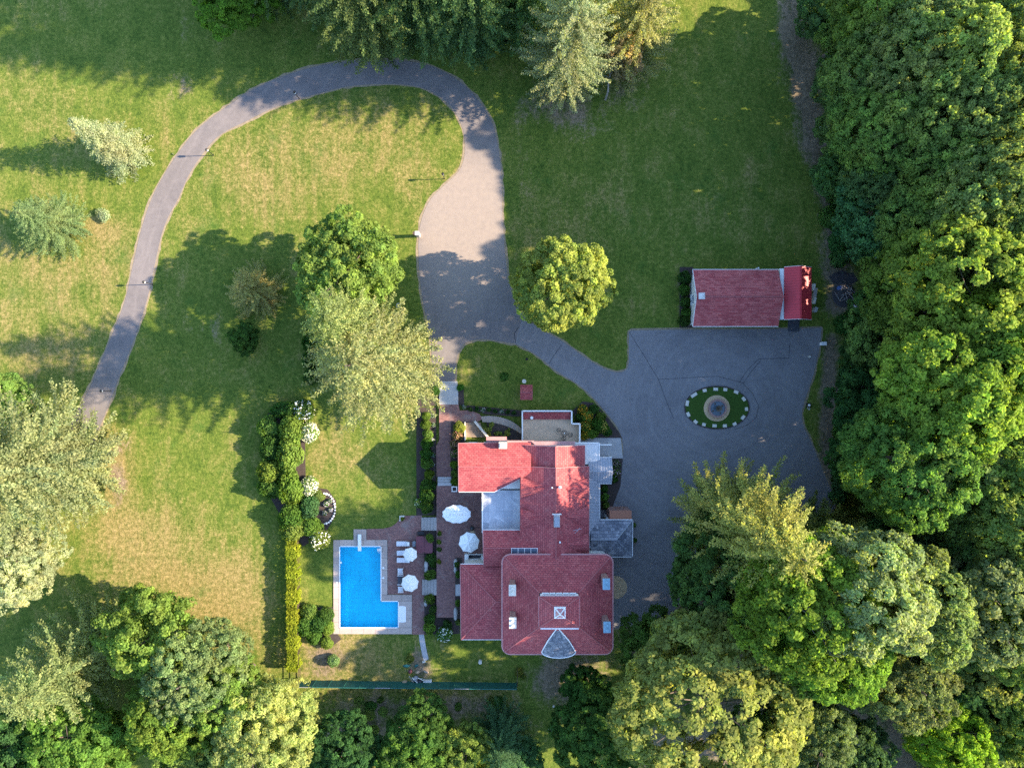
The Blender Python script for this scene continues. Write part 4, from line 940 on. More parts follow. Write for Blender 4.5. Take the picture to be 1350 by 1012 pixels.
for s in range(4):
    # forest-grown trees: flat-topped crown carried high on a bare trunk
    R, h = 6.5, 24.0
    lib('wood', broadleaf(R, h, (20,17,24,15)[s], (.66,.74,.58,.8)[s], (.118,.125,.11,.13)[s], (66,74,58,80)[s], 80+s, z0f=.50), trunk_mesh('trunk', h*.82, .36, limbs(h, R, 12, .45, .75, 4.0, 50+s), 'bark_pale' if s % 2 else 'bark'), R, h)
for s in range(2):
    R, h = 2.6, 6.0
    lib('small', broadleaf(R, h, (9,11)[s], .38, .085, 64, 40+s, z0f=.12), trunk_mesh('trunk', h*.75, .13, limbs(h, R, 6, .2, .65, 1.2, 20+s), 'bark'), R, h)
for s in range(3):
    R, h = 7.0, 20.0
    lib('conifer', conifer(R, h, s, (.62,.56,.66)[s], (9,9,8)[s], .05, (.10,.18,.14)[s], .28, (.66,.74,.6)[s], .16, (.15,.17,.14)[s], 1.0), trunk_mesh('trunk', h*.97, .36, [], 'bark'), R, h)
for s in range(2):
    R, h = 7.0, 24.0
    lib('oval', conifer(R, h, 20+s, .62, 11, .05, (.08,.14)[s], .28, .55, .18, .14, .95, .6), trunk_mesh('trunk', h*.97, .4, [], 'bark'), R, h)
for s in range(2):
    R, h = 3.4, 12.0
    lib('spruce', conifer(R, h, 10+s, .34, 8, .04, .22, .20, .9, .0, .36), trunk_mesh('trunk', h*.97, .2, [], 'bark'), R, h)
for s in range(2):
    # long-needled pine: tufts at the ends of irregular boughs
    R, h = 6.0, 20.0
    lib('pine', broadleaf(R, h, 24, .55, .095, 58, 60+s, z0f=.08), trunk_mesh('trunk', h*.93, .36, limbs(h, R, 16, .15, .85, .8, 30+s), 'bark'), R, h)

tree_n = {}
def tree(px, py, kind, R, h, col, label, cat='tree', name=None, zc=None, var=None, group=None, world_xy=None):
    L_ = LIB[kind]; i = tree_n.get(kind, 0); tree_n[kind] = i+1
    crown, trunk, R0, h0 = L_[(i if var is None else var) % len(L_)]
    p = P(px, py, (.74 if kind == 'wood' else .55)*h if zc is None else zc) if world_xy is None else Vector((*world_xy, 0))
    rt = bpy.data.objects.new(name or {'broad':'broadleaf_tree','big':'broadleaf_tree','wood':'broadleaf_tree','small':'small_tree','conifer':'conifer_tree','oval':'conifer_tree','spruce':'spruce_tree','pine':'pine_tree'}[kind], None)
    C.objects.link(rt); rt.location = (p.x, p.y, 0); rt.rotation_euler = (0, 0, (i*2.399+px*.01) % 6.283); rt.scale = (R/R0, R/R0, h/h0); rt.empty_display_size = .5
    tag(rt, label, cat, group)
    r = random.Random(int(px*7+py*13)); j = lambda: r.uniform(.93, 1.07)
    for nm, me in (('trunk', trunk), ('crown', crown)):
        o = bpy.data.objects.new(nm, me); C.objects.link(o); o.parent = rt; o.color = (col[0]*j(), col[1]*j(), col[2]*j(), 1)
    return rt
# leaf colours
PALE = (0.165, 0.170, 0.092); SAGE = (0.185, 0.200, 0.130); GOLD = (0.185, 0.180, 0.048); LIME = (0.105, 0.160, 0.024); MID = (0.070, 0.115, 0.024); DARK = (0.040, 0.080, 0.022); TEAL = (0.048, 0.105, 0.050); WHITISH = (0.150, 0.180, 0.090); YELLOW = (0.150, 0.165, 0.022); OLIVE = (0.115, 0.115, 0.045); TAN = (0.26, 0.20, 0.10); SILVER = (0.20, 0.205, 0.155)

T = [
 # ---- west lawn
 (128,180,'spruce',3.6,12,SILVER,'slim silvery spruce alone on the sunny lawn left of the driveway bend'),
 (50,290,'conifer',4.6,9,(0.125,0.150,0.085),'rounded light green tree on the lawn below the silvery spruce'),
 (328,380,'conifer',4.0,7,(0.21,0.19,0.095),'small golden-tan tree standing in the big shadow beside the hedge'),
 (322,447,'small',2.0,3.6,(0.045,0.085,0.022),'small dark round tree in shadow below the golden-tan tree'),
 (460,350,'broad',6.2,14,(0.110,0.148,0.042),'bright green spreading tree above the great pale conifer'),
 (492,441,'oval',5.6,25,(0.150,0.165,0.080),'pale conifer squeezed between the bright green tree and the great conifer',0,1),
 (517,487,'oval',8.2,25,PALE,'great pale conifer with radiating boughs beside the house approach',0),
 (107,602,'oval',9.6,24,(0.158,0.165,0.088),'huge pale green conifer over the lower end of the driveway',0),
 (14,745,'pine',5.0,13,(0.22,0.21,0.15),'whitish pale pine at the foot of the huge driveway conifer'),
 (8,530,'broad',3.6,9,(0.10,0.165,0.045),'fresh green tree above the huge driveway conifer'),
 (16,585,'small',3.0,6,(0.085,0.15,0.04),'small fresh green tree between the driveway and the huge conifer'),
 # ---- bottom left grove
 (200,838,'broad',5.9,13,(0.100,0.155,0.036),'perfectly round bright green tree at the top of the southwest grove'),
 (70,893,'conifer',8.2,17,(0.155,0.165,0.075),'spiky silvery conifer in the southwest grove'),
 (262,882,'pine',5.6,15,(0.120,0.150,0.070),'blue-green pine in the southwest grove beside the round tree'),
 (240,930,'broad',5.6,13,(0.095,0.150,0.030),'yellowish green tree below the blue-green pine'),
 (305,910,'broad',4.0,13,(0.115,0.165,0.035),'small lime green tree beside the blue-green pine'),
 (348,965,'pine',6.4,14,(0.190,0.195,0.075),'broad yellow-tinted pine at the east end of the southwest grove'),
 (100,985,'big',6.8,12,(0.080,0.140,0.032),'broad mid green tree under the spiky silvery conifer'),
 (168,972,'small',3.0,7,(0.105,0.145,0.035),'small olive tree beside the fallen bare branch'),
 (20,985,'broad',5.0,11,(0.045,0.09,0.030),'dark green tree in the corner of the southwest grove'),
 (255,985,'broad',4.2,9,(0.11,0.15,0.045),'olive green tree on the south edge of the southwest grove'),
 (310,1000,'broad',5.0,9,(0.042,0.085,0.028),'dark leafy tree behind the yellow-tinted pine'),
 (455,985,'broad',4.4,9,(0.035,0.075,0.028),'deep green tree just east of the yellow-tinted pine'),
 # ---- bottom middle
 (555,962,'broad',4.2,8,(0.048,0.092,0.024),'low dark green tree south of the green fence'),
 (545,1000,'broad',4.8,10,(0.075,0.120,0.028),'green tree with sunlit top south of the green fence'),
 (614,995,'broad',4.0,9,(0.110,0.140,0.036),'yellow-green tree with sunlit top south of the green fence'),
 (660,990,'conifer',4.8,10,(0.045,0.095,0.050),'blue-green conifer south of the green fence'),
 (690,1000,'small',2.6,5,(0.05,0.10,0.04),'small blue-green tree beside the blue-green conifer'),
 # ---- bottom right
 (942,930,'wood',10.4,19,(0.150,0.160,0.048),'enormous yellow-green broadleaf tree south of the parking court',None,2),
 (860,850,'broad',4.4,9,(0.065,0.105,0.026),'green tree in front of the enormous yellow-green tree'),
 (790,965,'broad',5.8,10,(0.040,0.085,0.022),'dense dark green tree left of the enormous yellow-green tree'),
 (770,905,'small',2.9,6,(0.038,0.080,0.022),'small dark tree on the lawn south of the house'),
 (956,752,'big',6.4,17,(0.050,0.088,0.026),'dark green broadleaf tree overhanging the south end of the parking court'),
 (948,672,'oval',8.2,27,(0.205,0.210,0.070),'golden-tipped conifer overhanging the parking court',0,1),
 (1058,795,'wood',7.0,27,(0.090,0.145,0.026),'fresh green tree behind the golden-tipped conifer'),
 (1095,850,'wood',6.4,20,(0.095,0.150,0.028),'lime green tree south of the golden-tipped conifer'),
 (1140,780,'wood',6.2,28,WHITISH,'whitish green rounded tree among the southeast woods'),
 (1205,795,'wood',5.6,23,(0.130,0.160,0.062),'pale green narrow tree next to the whitish rounded tree'),
 (1122,732,'conifer',6.0,19,(0.135,0.140,0.045),'olive conifer east of the golden-tipped conifer'),
 (1180,885,'pine',5.8,17,(0.095,0.115,0.052),'olive feathery pine among the southeast woods'),
 (1065,965,'pine',5.0,14,(0.085,0.120,0.052),'grey-green pine at the southern edge behind the enormous tree'),
 (1000,985,'broad',5.0,12,(0.070,0.115,0.035),'mid green tree at the southern edge behind the enormous tree'),
 (1120,985,'broad',4.6,12,(0.045,0.085,0.036),'dark grey-green tree at the southern edge of the woods'),
 (1245,965,'broad',4.8,13,(0.125,0.185,0.022),'vivid lime tree in the far southeast corner'),
 (1325,950,'small',4.0,9,(0.125,0.155,0.030),'thin yellow-green tree in the far southeast corner'),
 (1310,790,'wood',6.6,22,(0.120,0.155,0.066),'chalky green tree with knobbly crown in the southeast woods'),
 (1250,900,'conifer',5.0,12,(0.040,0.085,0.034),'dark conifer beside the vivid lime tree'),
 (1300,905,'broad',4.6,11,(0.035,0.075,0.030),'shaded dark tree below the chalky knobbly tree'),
 # ---- isolated on the east lawn
 (742,379,'broad',5.7,13,(0.195,0.210,0.052),'glowing yellow tree alone at the bend of the driveway',None,3),
 # ---- top
 (742,108,'oval',6.2,23,(0.170,0.180,0.120),'silvery green pine at the north edge of the lawn',0,1),
 (838,40,'conifer',6.2,21,(0.180,0.190,0.085),'pale conifer with drooping star boughs beside the silvery pine',6),
 (818,74,'small',2.9,8,(0.25,0.19,0.11),'rusty orange half-dead tree between the silvery pine and the pale conifer'),
 (500,46,'oval',7.8,27,(0.085,0.110,0.048),'tall dark conifer north of the driveway loop, nearest the west lawn',0),
 (565,44,'oval',7.2,29,(0.060,0.095,0.045),'tall dark green conifer over the top of the driveway loop',0),
 (628,50,'oval',7.0,29,(0.065,0.105,0.052),'tall blue-green conifer beside the silvery pine group',0),
 (690,40,'oval',6.2,28,(0.050,0.085,0.040),'tall shaded conifer just left of the silvery pine',0),
 (310,-8,'broad',5.0,9,(0.075,0.135,0.020),'leafy green tree above the driveway loop at the north edge'),
 # ---- east woods, front rows
 (1155,288,'broad',5.2,14,(0.050,0.110,0.048),'smooth bluish green tree at the wood edge above the shed'),
 (1285,395,'wood',8.4,26,(0.128,0.162,0.036),'big yellow-green tree in the woods beyond the shed'),
 (1205,375,'wood',6.0,18,(0.085,0.115,0.024),'green tree at the wood edge beside the shed'),
 (1170,410,'broad',4.4,10,(0.050,0.092,0.026),'low dark tree at the wood edge by the ash heap'),
 (1250,510,'wood',7.2,26,(0.125,0.160,0.034),'bright yellow-green tree with bare trunk in the woods east of the court'),
 (1315,460,'wood',6.6,27,(0.120,0.150,0.028),'yellowish tall tree behind the bare-trunked tree'),
 (1200,606,'wood',6.8,23,(0.085,0.130,0.032),'green tree with sunlit right side at the wood edge east of the court'),
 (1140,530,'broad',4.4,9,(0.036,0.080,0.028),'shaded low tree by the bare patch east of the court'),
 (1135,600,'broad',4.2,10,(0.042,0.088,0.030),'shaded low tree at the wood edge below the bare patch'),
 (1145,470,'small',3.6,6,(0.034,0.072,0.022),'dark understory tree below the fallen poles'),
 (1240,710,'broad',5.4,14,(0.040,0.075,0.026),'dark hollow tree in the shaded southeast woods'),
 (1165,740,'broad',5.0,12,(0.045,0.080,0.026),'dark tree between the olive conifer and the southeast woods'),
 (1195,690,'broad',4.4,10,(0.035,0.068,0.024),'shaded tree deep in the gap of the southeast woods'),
]
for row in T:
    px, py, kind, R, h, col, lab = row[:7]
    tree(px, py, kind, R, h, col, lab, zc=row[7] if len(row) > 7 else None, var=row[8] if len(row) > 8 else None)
# rest of the east woods: a dense stand, alike but for their place
FL = {'a': ('tall green broadleaf tree in the dense east woods', (0.112,0.150,0.042)), 'b': ('tall yellowish broadleaf tree in the dense east woods', (0.138,0.158,0.050)), 'c': ('tall greyish green broadleaf tree in the dense east woods', (0.130,0.158,0.058)), 'd': ('tall deep green broadleaf tree in the dense east woods', (0.075,0.118,0.042))}
wood = [(1120,40,'a',12),(1165,20,'a',18),(1215,50,'c',22),(1110,110,'d',9),(1155,110,'a',18),(1195,100,'c',21),(1255,90,'b',24),(1310,60,'c',24),(1330,130,'b',26),(1115,170,'d',10),(1160,165,'a',19),(1210,165,'a',22),(1270,160,'c',24),(1320,200,'b',25),(1180,215,'d',17),(1235,225,'a',22),(1290,255,'c',24),(1340,290,'c',25),(1215,285,'a',19),(1260,300,'a',22),(1110,230,'d',7),(1325,330,'a',24),(1345,385,'c',25),(1340,520,'a',22),(1295,560,'d',19),(1260,600,'c',20),(1330,610,'a',22),(1275,655,'a',19),(1330,690,'b',22),(1230,650,'d',16),(1290,725,'d',19),(1345,750,'a',20),(1260,760,'d',16),(1240,830,'d',14),(1345,850,'a',18),(1085,20,'d',8),(1195,640,'a',15),(1345,435,'b',25),(1320,500,'a',24)]
for px, py, k, h in wood:
    r = random.Random(px*3+py); kind = 'wood' if h > 15 else 'broad'
    where = 'along the bare soil track' if py < 250 else 'beyond the red shed' if py < 460 else 'east of the fountain court' if py < 680 else 'in the southeast corner woods'
    size = 'towering' if h > 21.5 else 'tall' if h > 15 else 'lower'; lab = size+' '+FL[k][0].split('tall ')[1].replace('in the dense east woods', where)
    tree(px, py, kind, r.uniform(4.6, 5.8) if h > 12 else 3.6, h*r.uniform(.95, 1.05), FL[k][1], lab, group='woods: '+lab)
r = random.Random(77); pts_ = []
while len(pts_) < 78:
    x, y = r.uniform(56, 104), r.uniform(-62, 76)
    if all((x-a)**2+(y-b)**2 > 36 for a, b in pts_): pts_.append((x, y))
for x, y in pts_:
    k = r.choice('aaccbd'); kind = 'big' if r.random() < .6 else 'broad'
    tree(x, y, kind, r.uniform(5.4, 6.8), r.uniform(12, 15)*(1 if x < 75 else 1.15), FL[k][1], FL[k][0].replace('in the dense east woods', 'deep in the east woods behind the front rows'), world_xy=(x, y), group='deep east woods ('+FL[k][0].split()[1]+')')
for x, y, h, lab in ((46.5,5.5,10,'added middling broadleaf tree blocking sun under the bare-trunked tree east of the court'),(57,6,17,'added stout broadleaf tree blocking sun behind the bare-trunked tree east of the court'),(63,3,18,'added stout broadleaf tree blocking sun, second behind the bare-trunked tree'),(55,30,15,'stout broadleaf tree behind the woods beside the soil track'),(56,42,16,'stout broadleaf tree at the north end of the woods beside the soil track')):
    tree(x, y, 'broad', 5.4, h, FL['a'][1], lab, world_xy=(x, y))  # those around the bare-trunked tree are added to block a sun patch on the court
# conifers north of the picture that go on from the row at the top edge
for x, y, h in ((-22,50,27),(-12,53,28),(0,54,28),(12,54,26),(26,57,24),(-36,57,22),(-30,52,20)):
    tree(x, y, 'oval', 6.4, h, (0.06,0.095,0.045), 'tall dark conifer in the row along the north boundary', world_xy=(x, y), group='conifers along the north boundary')

# ------------------------------------------------------------------ shrubs, hedges, flowers
SH = [shrub_mesh(1.0, 1.0, 900, .085, s) for s in range(4)]
SHL = [shrub_mesh(1.0, 1.0, 2600, .055, 20+s, 14) for s in range(3)]
FLW = [shrub_mesh(1.02, 1.04, 1100, .060, 40+s, 26, 'blossom', 'petal', .6) for s in range(2)]
FLS = [shrub_mesh(1.02, 1.04, 170, .075, 50+s, 26, 'blossom', 'petal', .7) for s in range(2)]
shn = 0
def shrub(px, py, rx, h, col, label, ry=None, big=False, flower=None, zb=0.0, group=None, name='shrub', cat='shrub', rot=None):
    global shn; shn += 1
    p = P(px, py, zb+h*.5); ry = ry or rx
    rt = bpy.data.objects.new(name, None); C.objects.link(rt); rt.location = (p.x, p.y, zb); rt.empty_display_size = .3
    rt.rotation_euler = (0, 0, 0 if ry != rx else shn*1.3); rt.scale = (rx*.1, ry*.1, h)
    tag(rt, label, cat, group)
    j = lambda: random.uniform(.9, 1.12)
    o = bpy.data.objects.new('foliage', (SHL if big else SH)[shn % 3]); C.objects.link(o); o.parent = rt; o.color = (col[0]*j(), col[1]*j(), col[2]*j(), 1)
    if flower:
        o = bpy.data.objects.new('blossom', (FLW if flower[1] else FLS)[shn % 2]); C.objects.link(o); o.parent = rt; o.color = (*flower[0], 1)
    return rt
WHT = (0.66, 0.66, 0.58); CRM = (0.55, 0.56, 0.40)
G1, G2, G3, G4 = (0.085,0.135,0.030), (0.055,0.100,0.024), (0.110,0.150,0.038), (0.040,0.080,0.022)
# clipped evergreens of the garden hedge
for x, y, rx, ry, h, c, lab in [(383,566,14,17,2.6,G1,'feathery green clipped evergreen at the top of the garden hedge'),(382,600,14,22,2.8,G3,'tallest light green clipped evergreen in the garden hedge'),(383,643,14.5,21,2.6,G1,'rounded oblong evergreen in the middle of the garden hedge'),(383,680,14,15,2.3,G2,'dark rounded evergreen low in the garden hedge'),(386,699,15,13,1.9,G3,'pale green mound at the foot of the garden hedge'),
        (355,563,13,13,2.2,G3,'yellowish shrub on the outer side of the garden hedge'),(357,590,13,17,2.0,G4,'dark shrub on the outer side of the garden hedge'),(356,622,15,14,2.2,(0.13,0.16,0.035),'golden shrub on the outer side of the garden hedge'),(356,643,14,12,2.1,G2,'green shrub at the lower outer side of the garden hedge'),(408,668,11,14,1.7,(0.05,0.10,0.045),'blue-green clipped dome beside the stone-edged flower bed'),(409,694,14,11,1.5,G1,'low green shrub between the hedge and the lower cream hydrangea'),(418,653,9,7,1.1,G3,'small yellow-green shrub above the stone-edged flower bed'),(375,540,17,10,1.6,G4,'dark shrub behind the white-flowered hydrangea')]:
    shrub(x, y, rx*1.18, h*1.15, c, lab, ry*1.15, True)
shrub(399, 541, 15, 1.9, G2, 'white-flowered hydrangea below the great pale conifer', 15, True, (WHT, False), name='flowering_shrub')
for o_ in range(1): pass
shrub(407.5, 569, 12.5, 1.6, G3, 'upper of the two round cream hydrangea domes by the lawn, under the white-flowered one', 13.5, True, (CRM, True), name='flowering_shrub')
shrub(407.5, 641, 11.5, 1.6, G3, 'round cream hydrangea dome beside the blue-green clipped dome', 13, True, (CRM, True), name='flowering_shrub')
shrub(421, 711, 13.5, 1.7, G3, 'half-blooming cream hydrangea near the corner of the pool', 13.5, True, (WHT, False), name='flowering_shrub')
# stone-edged flower bed
fb = empty('flower_bed_edging', P(432,668), 'curved row of white stones edging a dark flower bed', 'edging')
st0 = MB().lathe([(.10,-.02),(.13,.05),(.11,.13),(.04,.17)], (0,0,0), 8).mesh('stone', 'white_paint')
for k in range(17):
    a = -1.75+k*.205; p = P(427+15*cos(a), 670+20*sin(a)); o = bpy.data.objects.new('stone', st0); C.objects.link(o); o.parent = fb; o.location = p-fb.location+Vector((0,0,.05)); o.rotation_euler = (0,0,k*1.1); o.scale = (random.uniform(.8,1.3),)*3
for x, y, r_ in ((430,664,4),(436,672,3.5),(428,676,3.5),(435,660,3)): shrub(x, y, r_, .4, G2, 'small white-speckled flower clump inside the stone-edged bed', None, False, ((.6,.55,.6), False), .05, 'clumps in the stone-edged bed')
# long yellow hedge and its wire fence
hd = bpy.data.objects.new('hedge', None); C.objects.link(hd); p = P(386.5, 793, 1.0); hd.location = (p.x, p.y, 0); hd.rotation_euler = (0,0,RAD(.3)); tag(hd, 'long narrow bright yellow-green clipped hedge beside the pool garden', 'hedge')
o = bpy.data.objects.new('foliage', hedge_mesh(1.25, 17.6, 1.7, 11000, .085, 1)); C.objects.link(o); o.parent = hd; o.color = (0.150, 0.165, 0.020, 1)
# dark hedge row hidden under the pale conifer on the west side
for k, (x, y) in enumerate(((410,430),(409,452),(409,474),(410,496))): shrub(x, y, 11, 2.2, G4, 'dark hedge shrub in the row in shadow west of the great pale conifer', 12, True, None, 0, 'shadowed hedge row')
# terrace border along the brick walk
for k, (x, y, r_, h, c) in enumerate([(562,548,6,1.1,G3),(561,560,7,1.2,G1),(564,572,7,1.3,G3),(563,585,8,1.5,G2),(562,598,8,1.4,G2),(563,611,8,1.4,G1),(559,606,5,1.0,G3),(566,626,7,1.2,(0.09,.115,.02)),(562,640,9,1.6,G2),(563,653,10,1.7,G4),(562,668,9,1.5,G2),(570,640,6,1.1,G4)]):
    shrub(x, y, r_, h, c, 'leafy green shrub in the border between lawn and brick walk', None, True, None, .1, 'border along the brick walk')
for k, (x, y) in enumerate(((570,548),(571,560),(570,580),(571,600),(570,612),(569,628))): shrub(x, y, 3.2, .5, G2, 'low white-flowered clump along the edge of the brick walk', None, False, ((.6,.6,.62), False), .12, 'white clumps along the brick walk')
shrub(552, 663, 6, 1.0, G3, 'pale-flowered shrub at the lawn corner by the pool steps', None, True, (CRM, False), .05, name='flowering_shrub')
for x, y, r_, h, c, zb in [(567,709,6,.9,G1,.75),(579,703,3.5,.5,(.09,.14,.02),.75),(579,714,3.5,.6,(.09,.14,.02),.75),(579,724,3.5,.5,G2,.75),(579,740,3.5,.5,(.10,.14,.02),.75),(568,736,8,1.0,G4,.2),(567,757,8,1.0,G2,.2),(571,745,5,.8,G4,.2),(566,789,8,1.0,(.08,.10,.02),.1),(571,803,6,1.1,G4,.1),(566,815,8,1.2,G2,.1),(567,828,9,1.3,G1,.1),(604,757,4.5,1.1,G2,.8),(604.5,795,4.5,1.1,G1,.8),(602,744,4,.9,G4,.8),(604,820,4,.8,G3,.1),(589,824,7,1.0,G4,.1)]:
    shrub(x, y, r_, h, c, 'small green shrub in the stepped beds between pool and west wing', None, False, None, zb, 'stepped bed shrubs')
shrub(586, 836, 10.5, 1.3, G1, 'round white-flowered bush at the south end of the brick terrace', None, True, (WHT, False), 0, name='flowering_shrub')
for x, y, r_, h in ((561.5,745,2.6,.5),(561.5,752,2.2,.4),(561,794,2.6,.5),(600.8,742,2.6,.5),(600.5,750,2.2,.4),(600.8,806,2.6,.5),(600.6,812,2.2,.4)):
    p = P(x, y, .8); o = MB().lathe([(r_*.08,-.4),(r_*.11,0),(r_*.1,h*.6),(r_*.04,h)], (p.x, p.y, .35 if x < 580 else .8), 9, 1, 2.2).build('boulder', 'concrete', None, True); tag(o, 'pale grey boulder edging the stepped beds', 'boulder', 'boulders edging the beds')
# around the house
for x, y, r_, h, c, fl in [(606,563,8,1.5,(.16,.18,.05),None),(603,574,7,1.4,(.17,.13,.06),((.55,.25,.2),False)),(599,585,6,1.2,(.12,.10,.05),((.5,.25,.22),False)),(600,598,6,1.2,G2,((.5,.3,.25),False)),(599,612,5.5,1.2,G1,None),(600,624,5.5,1.1,G1,None),(600,634,6,1.0,(.08,.13,.02),None)]:
    shrub(x, y, r_, h, c, 'flowering shrub packed against the west end of the north wing', None, True, fl, .4, 'shrubs at the north wing end')
r = random.Random(3)
for k in range(13):
    x = 636+r.uniform(0, 40); y = 556+(x-636)*.28+r.uniform(0, 13); shrub(x, y, r.uniform(2.6, 4), .5, (.20,.20,.06), 'yellow-green hosta clump in the bed beside the raking white wall', None, False, None, .3, 'hostas by the raking wall')
for k in range(9):
    x = 612+k*8.2; shrub(x, 537+k*.9+r.uniform(-1.5, 1.5), 3.4, .5, G4, 'low dark clump in the bed along the curved stone path', None, False, ((.5,.5,.5), False) if k % 3 == 0 else None, .2, 'clumps along the stone path')
for x, y, r_, h, c, fl in [(768,540,7,1.6,G1,((.7,.30,.03),False)),(774,549,8,2.0,G3,((.7,.33,.03),False)),(772,561,8,2.0,G1,((.6,.35,.04),False)),(764,550,6,1.0,G2,None),(787,560,9,1.5,G2,None),(795,563,8,1.3,G1,((.6,.4,.1),False)),(801,569,6,1.0,G2,None),(781,570,8,1.1,(.10,.15,.03),None),(770,573,7,.9,(.12,.13,.02),((.65,.4,.03),False)),(783,540,7,1.0,G2,None),(792,549,7,1.0,G1,None)]:
    shrub(x, y, r_, h, c, 'bushy shrub in the mixed bed beside the walled terrace', None, True, fl, .1, 'mixed bed by the terrace')
for x, y, r_, h, c, fl in [(812,612,6,1.1,G2,((.55,.3,.4),False)),(812,622,6,1.1,G1,((.6,.4,.5),False)),(810,632,5,1.0,G2,None),(797,655,6,1.1,(.10,.15,.03),None),(799,666,5,1.0,G1,None),(797,644,5,.7,G4,None),(836,692,3,.6,G1,None),(837,712,3,.6,G2,None)]:
    shrub(x, y, r_, h, c, 'green shrub between the grey metal roofs and the parking court', None, True, fl, .08, 'east bed shrubs')
for x, y, r_, h, c in [(903,366,9,1.6,G4),(902,382,8,1.4,G2),(904,398,7,1.5,G4),(905,412,7,1.1,G2),(902,423,8,1.0,G4)]: shrub(x, y, r_, h, c, 'dark shrub against the west gable of the garage', None, True, None, 0, 'garage gable shrubs')
for x, y, r_, h, c in [(408,808,12,1.4,G3),(403,824,14,1.6,G2),(420,822,13,1.6,G4),(430,810,10,1.4,G2),(414,838,11,1.3,G2),(432,828,9,1.2,G3)]: shrub(x, y, r_, h, c, 'leafy shrub in the bed at the southwest corner of the pool', None, True, None, .05, 'pool corner shrubs')
shrub(431, 847, 8.5, 1.2, G3, 'light green ball shrub south of the pool corner bed', None, True)
shrub(439, 871, 8, 1.3, (0.13,.17,.085), 'silvery blue ball shrub on bare soil south of the pool', None, True)
shrub(134, 284, 10, .9, SILVER, 'tiny pale silvery bush alone on the west lawn', None, False)
shrub(228, 203, 1, .2, SILVER, 'tiny tuft at the edge of the driveway bend', None, False)
shrub(607, 511, 5, .8, (.05,.14,.03), 'bright small shrub beside the concrete landing', None, False)
shrub(572, 515, 8, 1.0, G4, 'dark low shrub on the conifer side of the landing', None, True)
shrub(665, 497, 6.5, .35, G2, 'low green clump in the shaded lawn by the wishing well', None, False)
for x, y, r_ in ((684,886,6),(690,893,4),(540,868,6)): shrub(x, y, r_, .6, (.11,.13,.03), 'weedy yellow clump beside the green fence line', None, False, None, 0, 'fence weeds')
# understory along the wood edge
r = random.Random(11)
for k in range(46):
    y = -10+k*17.5; x = 1094+8*sin(y/60)+r.uniform(-4, 14)+(12 if y < 330 else 20)
    if 340 < y < 420 or 655 < y < 800: continue
    shrub(x, y, r.uniform(9, 18), r.uniform(1.0, 2.6), random.choice((G2, G4, (.045,.095,.035))), 'leafy undergrowth bush '+('beside the bare soil track' if y < 330 else 'east of the fountain court' if y < 660 else 'in the southeast woods'), None, True, None, 0, 'wood edge undergrowth '+str(int(y > 330)+int(y > 660)))
for k in range(22):
    x = 880+k*11+r.uniform(-8, 8); y = 828-(k*2.0)+r.uniform(-8, 14); shrub(x, y, r.uniform(9, 16), r.uniform(1., 2.2), random.choice((G2, G4)), 'shaded undergrowth bush south of the parking court', None, True, None, 0, 'undergrowth south of the court')
for k in range(26):
    x = 440+r.uniform(0, 240); y = 922+r.uniform(0, 45); shrub(x, y, r.uniform(3, 9), r.uniform(.2, .5), random.choice((G3, G2, OLIVE)), 'scrubby weed clump on the rough ground south of the green fence', None, False, None, 0, 'rough ground weeds')

# ------------------------------------------------------------------ parasols, loungers, spa and other garden things
def parasol(px, py, zb, n, rx, ry, h, label, mat, rot=0.0):
    c = P(px, py, zb+h); rt = empty('parasol', (c.x, c.y, zb), label, 'parasol')
    MB().tube([(c.x,c.y,zb),(c.x,c.y,zb+h+.02)], .03, 8).build('pole', 'weathered_wood', rt)
    MB().lathe([(.32,0),(.32,.06),(.10,.12),(.05,.3)], (c.x,c.y,zb), 14).build('base', 'concrete', rt)
    ap = Vector((c.x, c.y, zb+h)); rim = [Vector((c.x+rx*cos(rot+2*pi*k/n), c.y+ry*sin(rot+2*pi*k/n), zb+h-.55)) for k in range(n)]
    for k in range(n):
        a, b_ = rim[k], rim[(k+1)%n]; m = (a+b_)/2; m = ap.lerp(m, .965)+Vector((0,0,-.03)); ma = ap.lerp(a, .5)+Vector((0,0,.05)); mb = ap.lerp(b_, .5)+Vector((0,0,.05)); mm = ap.lerp(m, .5)+Vector((0,0,-.015))
        g = MB(); v = [ap, ma, mm, mb, a, m, b_]; vv = v+[q-Vector((0,0,.012)) for q in v]
        f = [(0,1,2),(0,2,3),(1,4,5,2),(2,5,6,3)]; g.add(vv, f+[tuple(reversed([i+7 for i in q])) for q in f]+[(4,11,12,5),(5,12,13,6)])
        g.build('canopy_panel', mat, rt)
    MB().lathe([(.10,-.01),(.10,.05),(.03,.12)], tuple(ap), 10).build('finial', 'canvas', rt)
    for k in range(n): 
        a = rim[k]; MB().bar(ap-Vector((0,0,.05)), a-Vector((0,0,.03)), .03, .03).build('rib', 'weathered_wood', rt)
    return rt
pu = parasol(601.5, 678.5, .75, 12, 1.88, 1.20, 2.5, 'large oval white parasol on the brick terrace', 'canvas', .26)
q = P(601.5, 678.5, 3.2); 
for k in range(5): MB().lathe([(.05,-.02),(.05,.03),(.02,.05)], (q.x-.8+.4*k, q.y, 3.0+.22*(1-abs(k-2)/2.2)), 8).build('vent_button', 'cardboard', pu)
parasol(618, 716, .75, 8, 1.36, 1.36, 2.5, 'octagonal white parasol beside the charcoal grill', 'canvas', .2)
parasol(540, 732, .06, 7, .95, .95, 2.3, 'smaller cream parasol over two pool loungers', 'canvas_cream', .5)
parasol(539.6, 770, .06, 8, 1.15, 1.15, 2.4, 'larger cream parasol over the pool chairs', 'canvas_cream', .2)
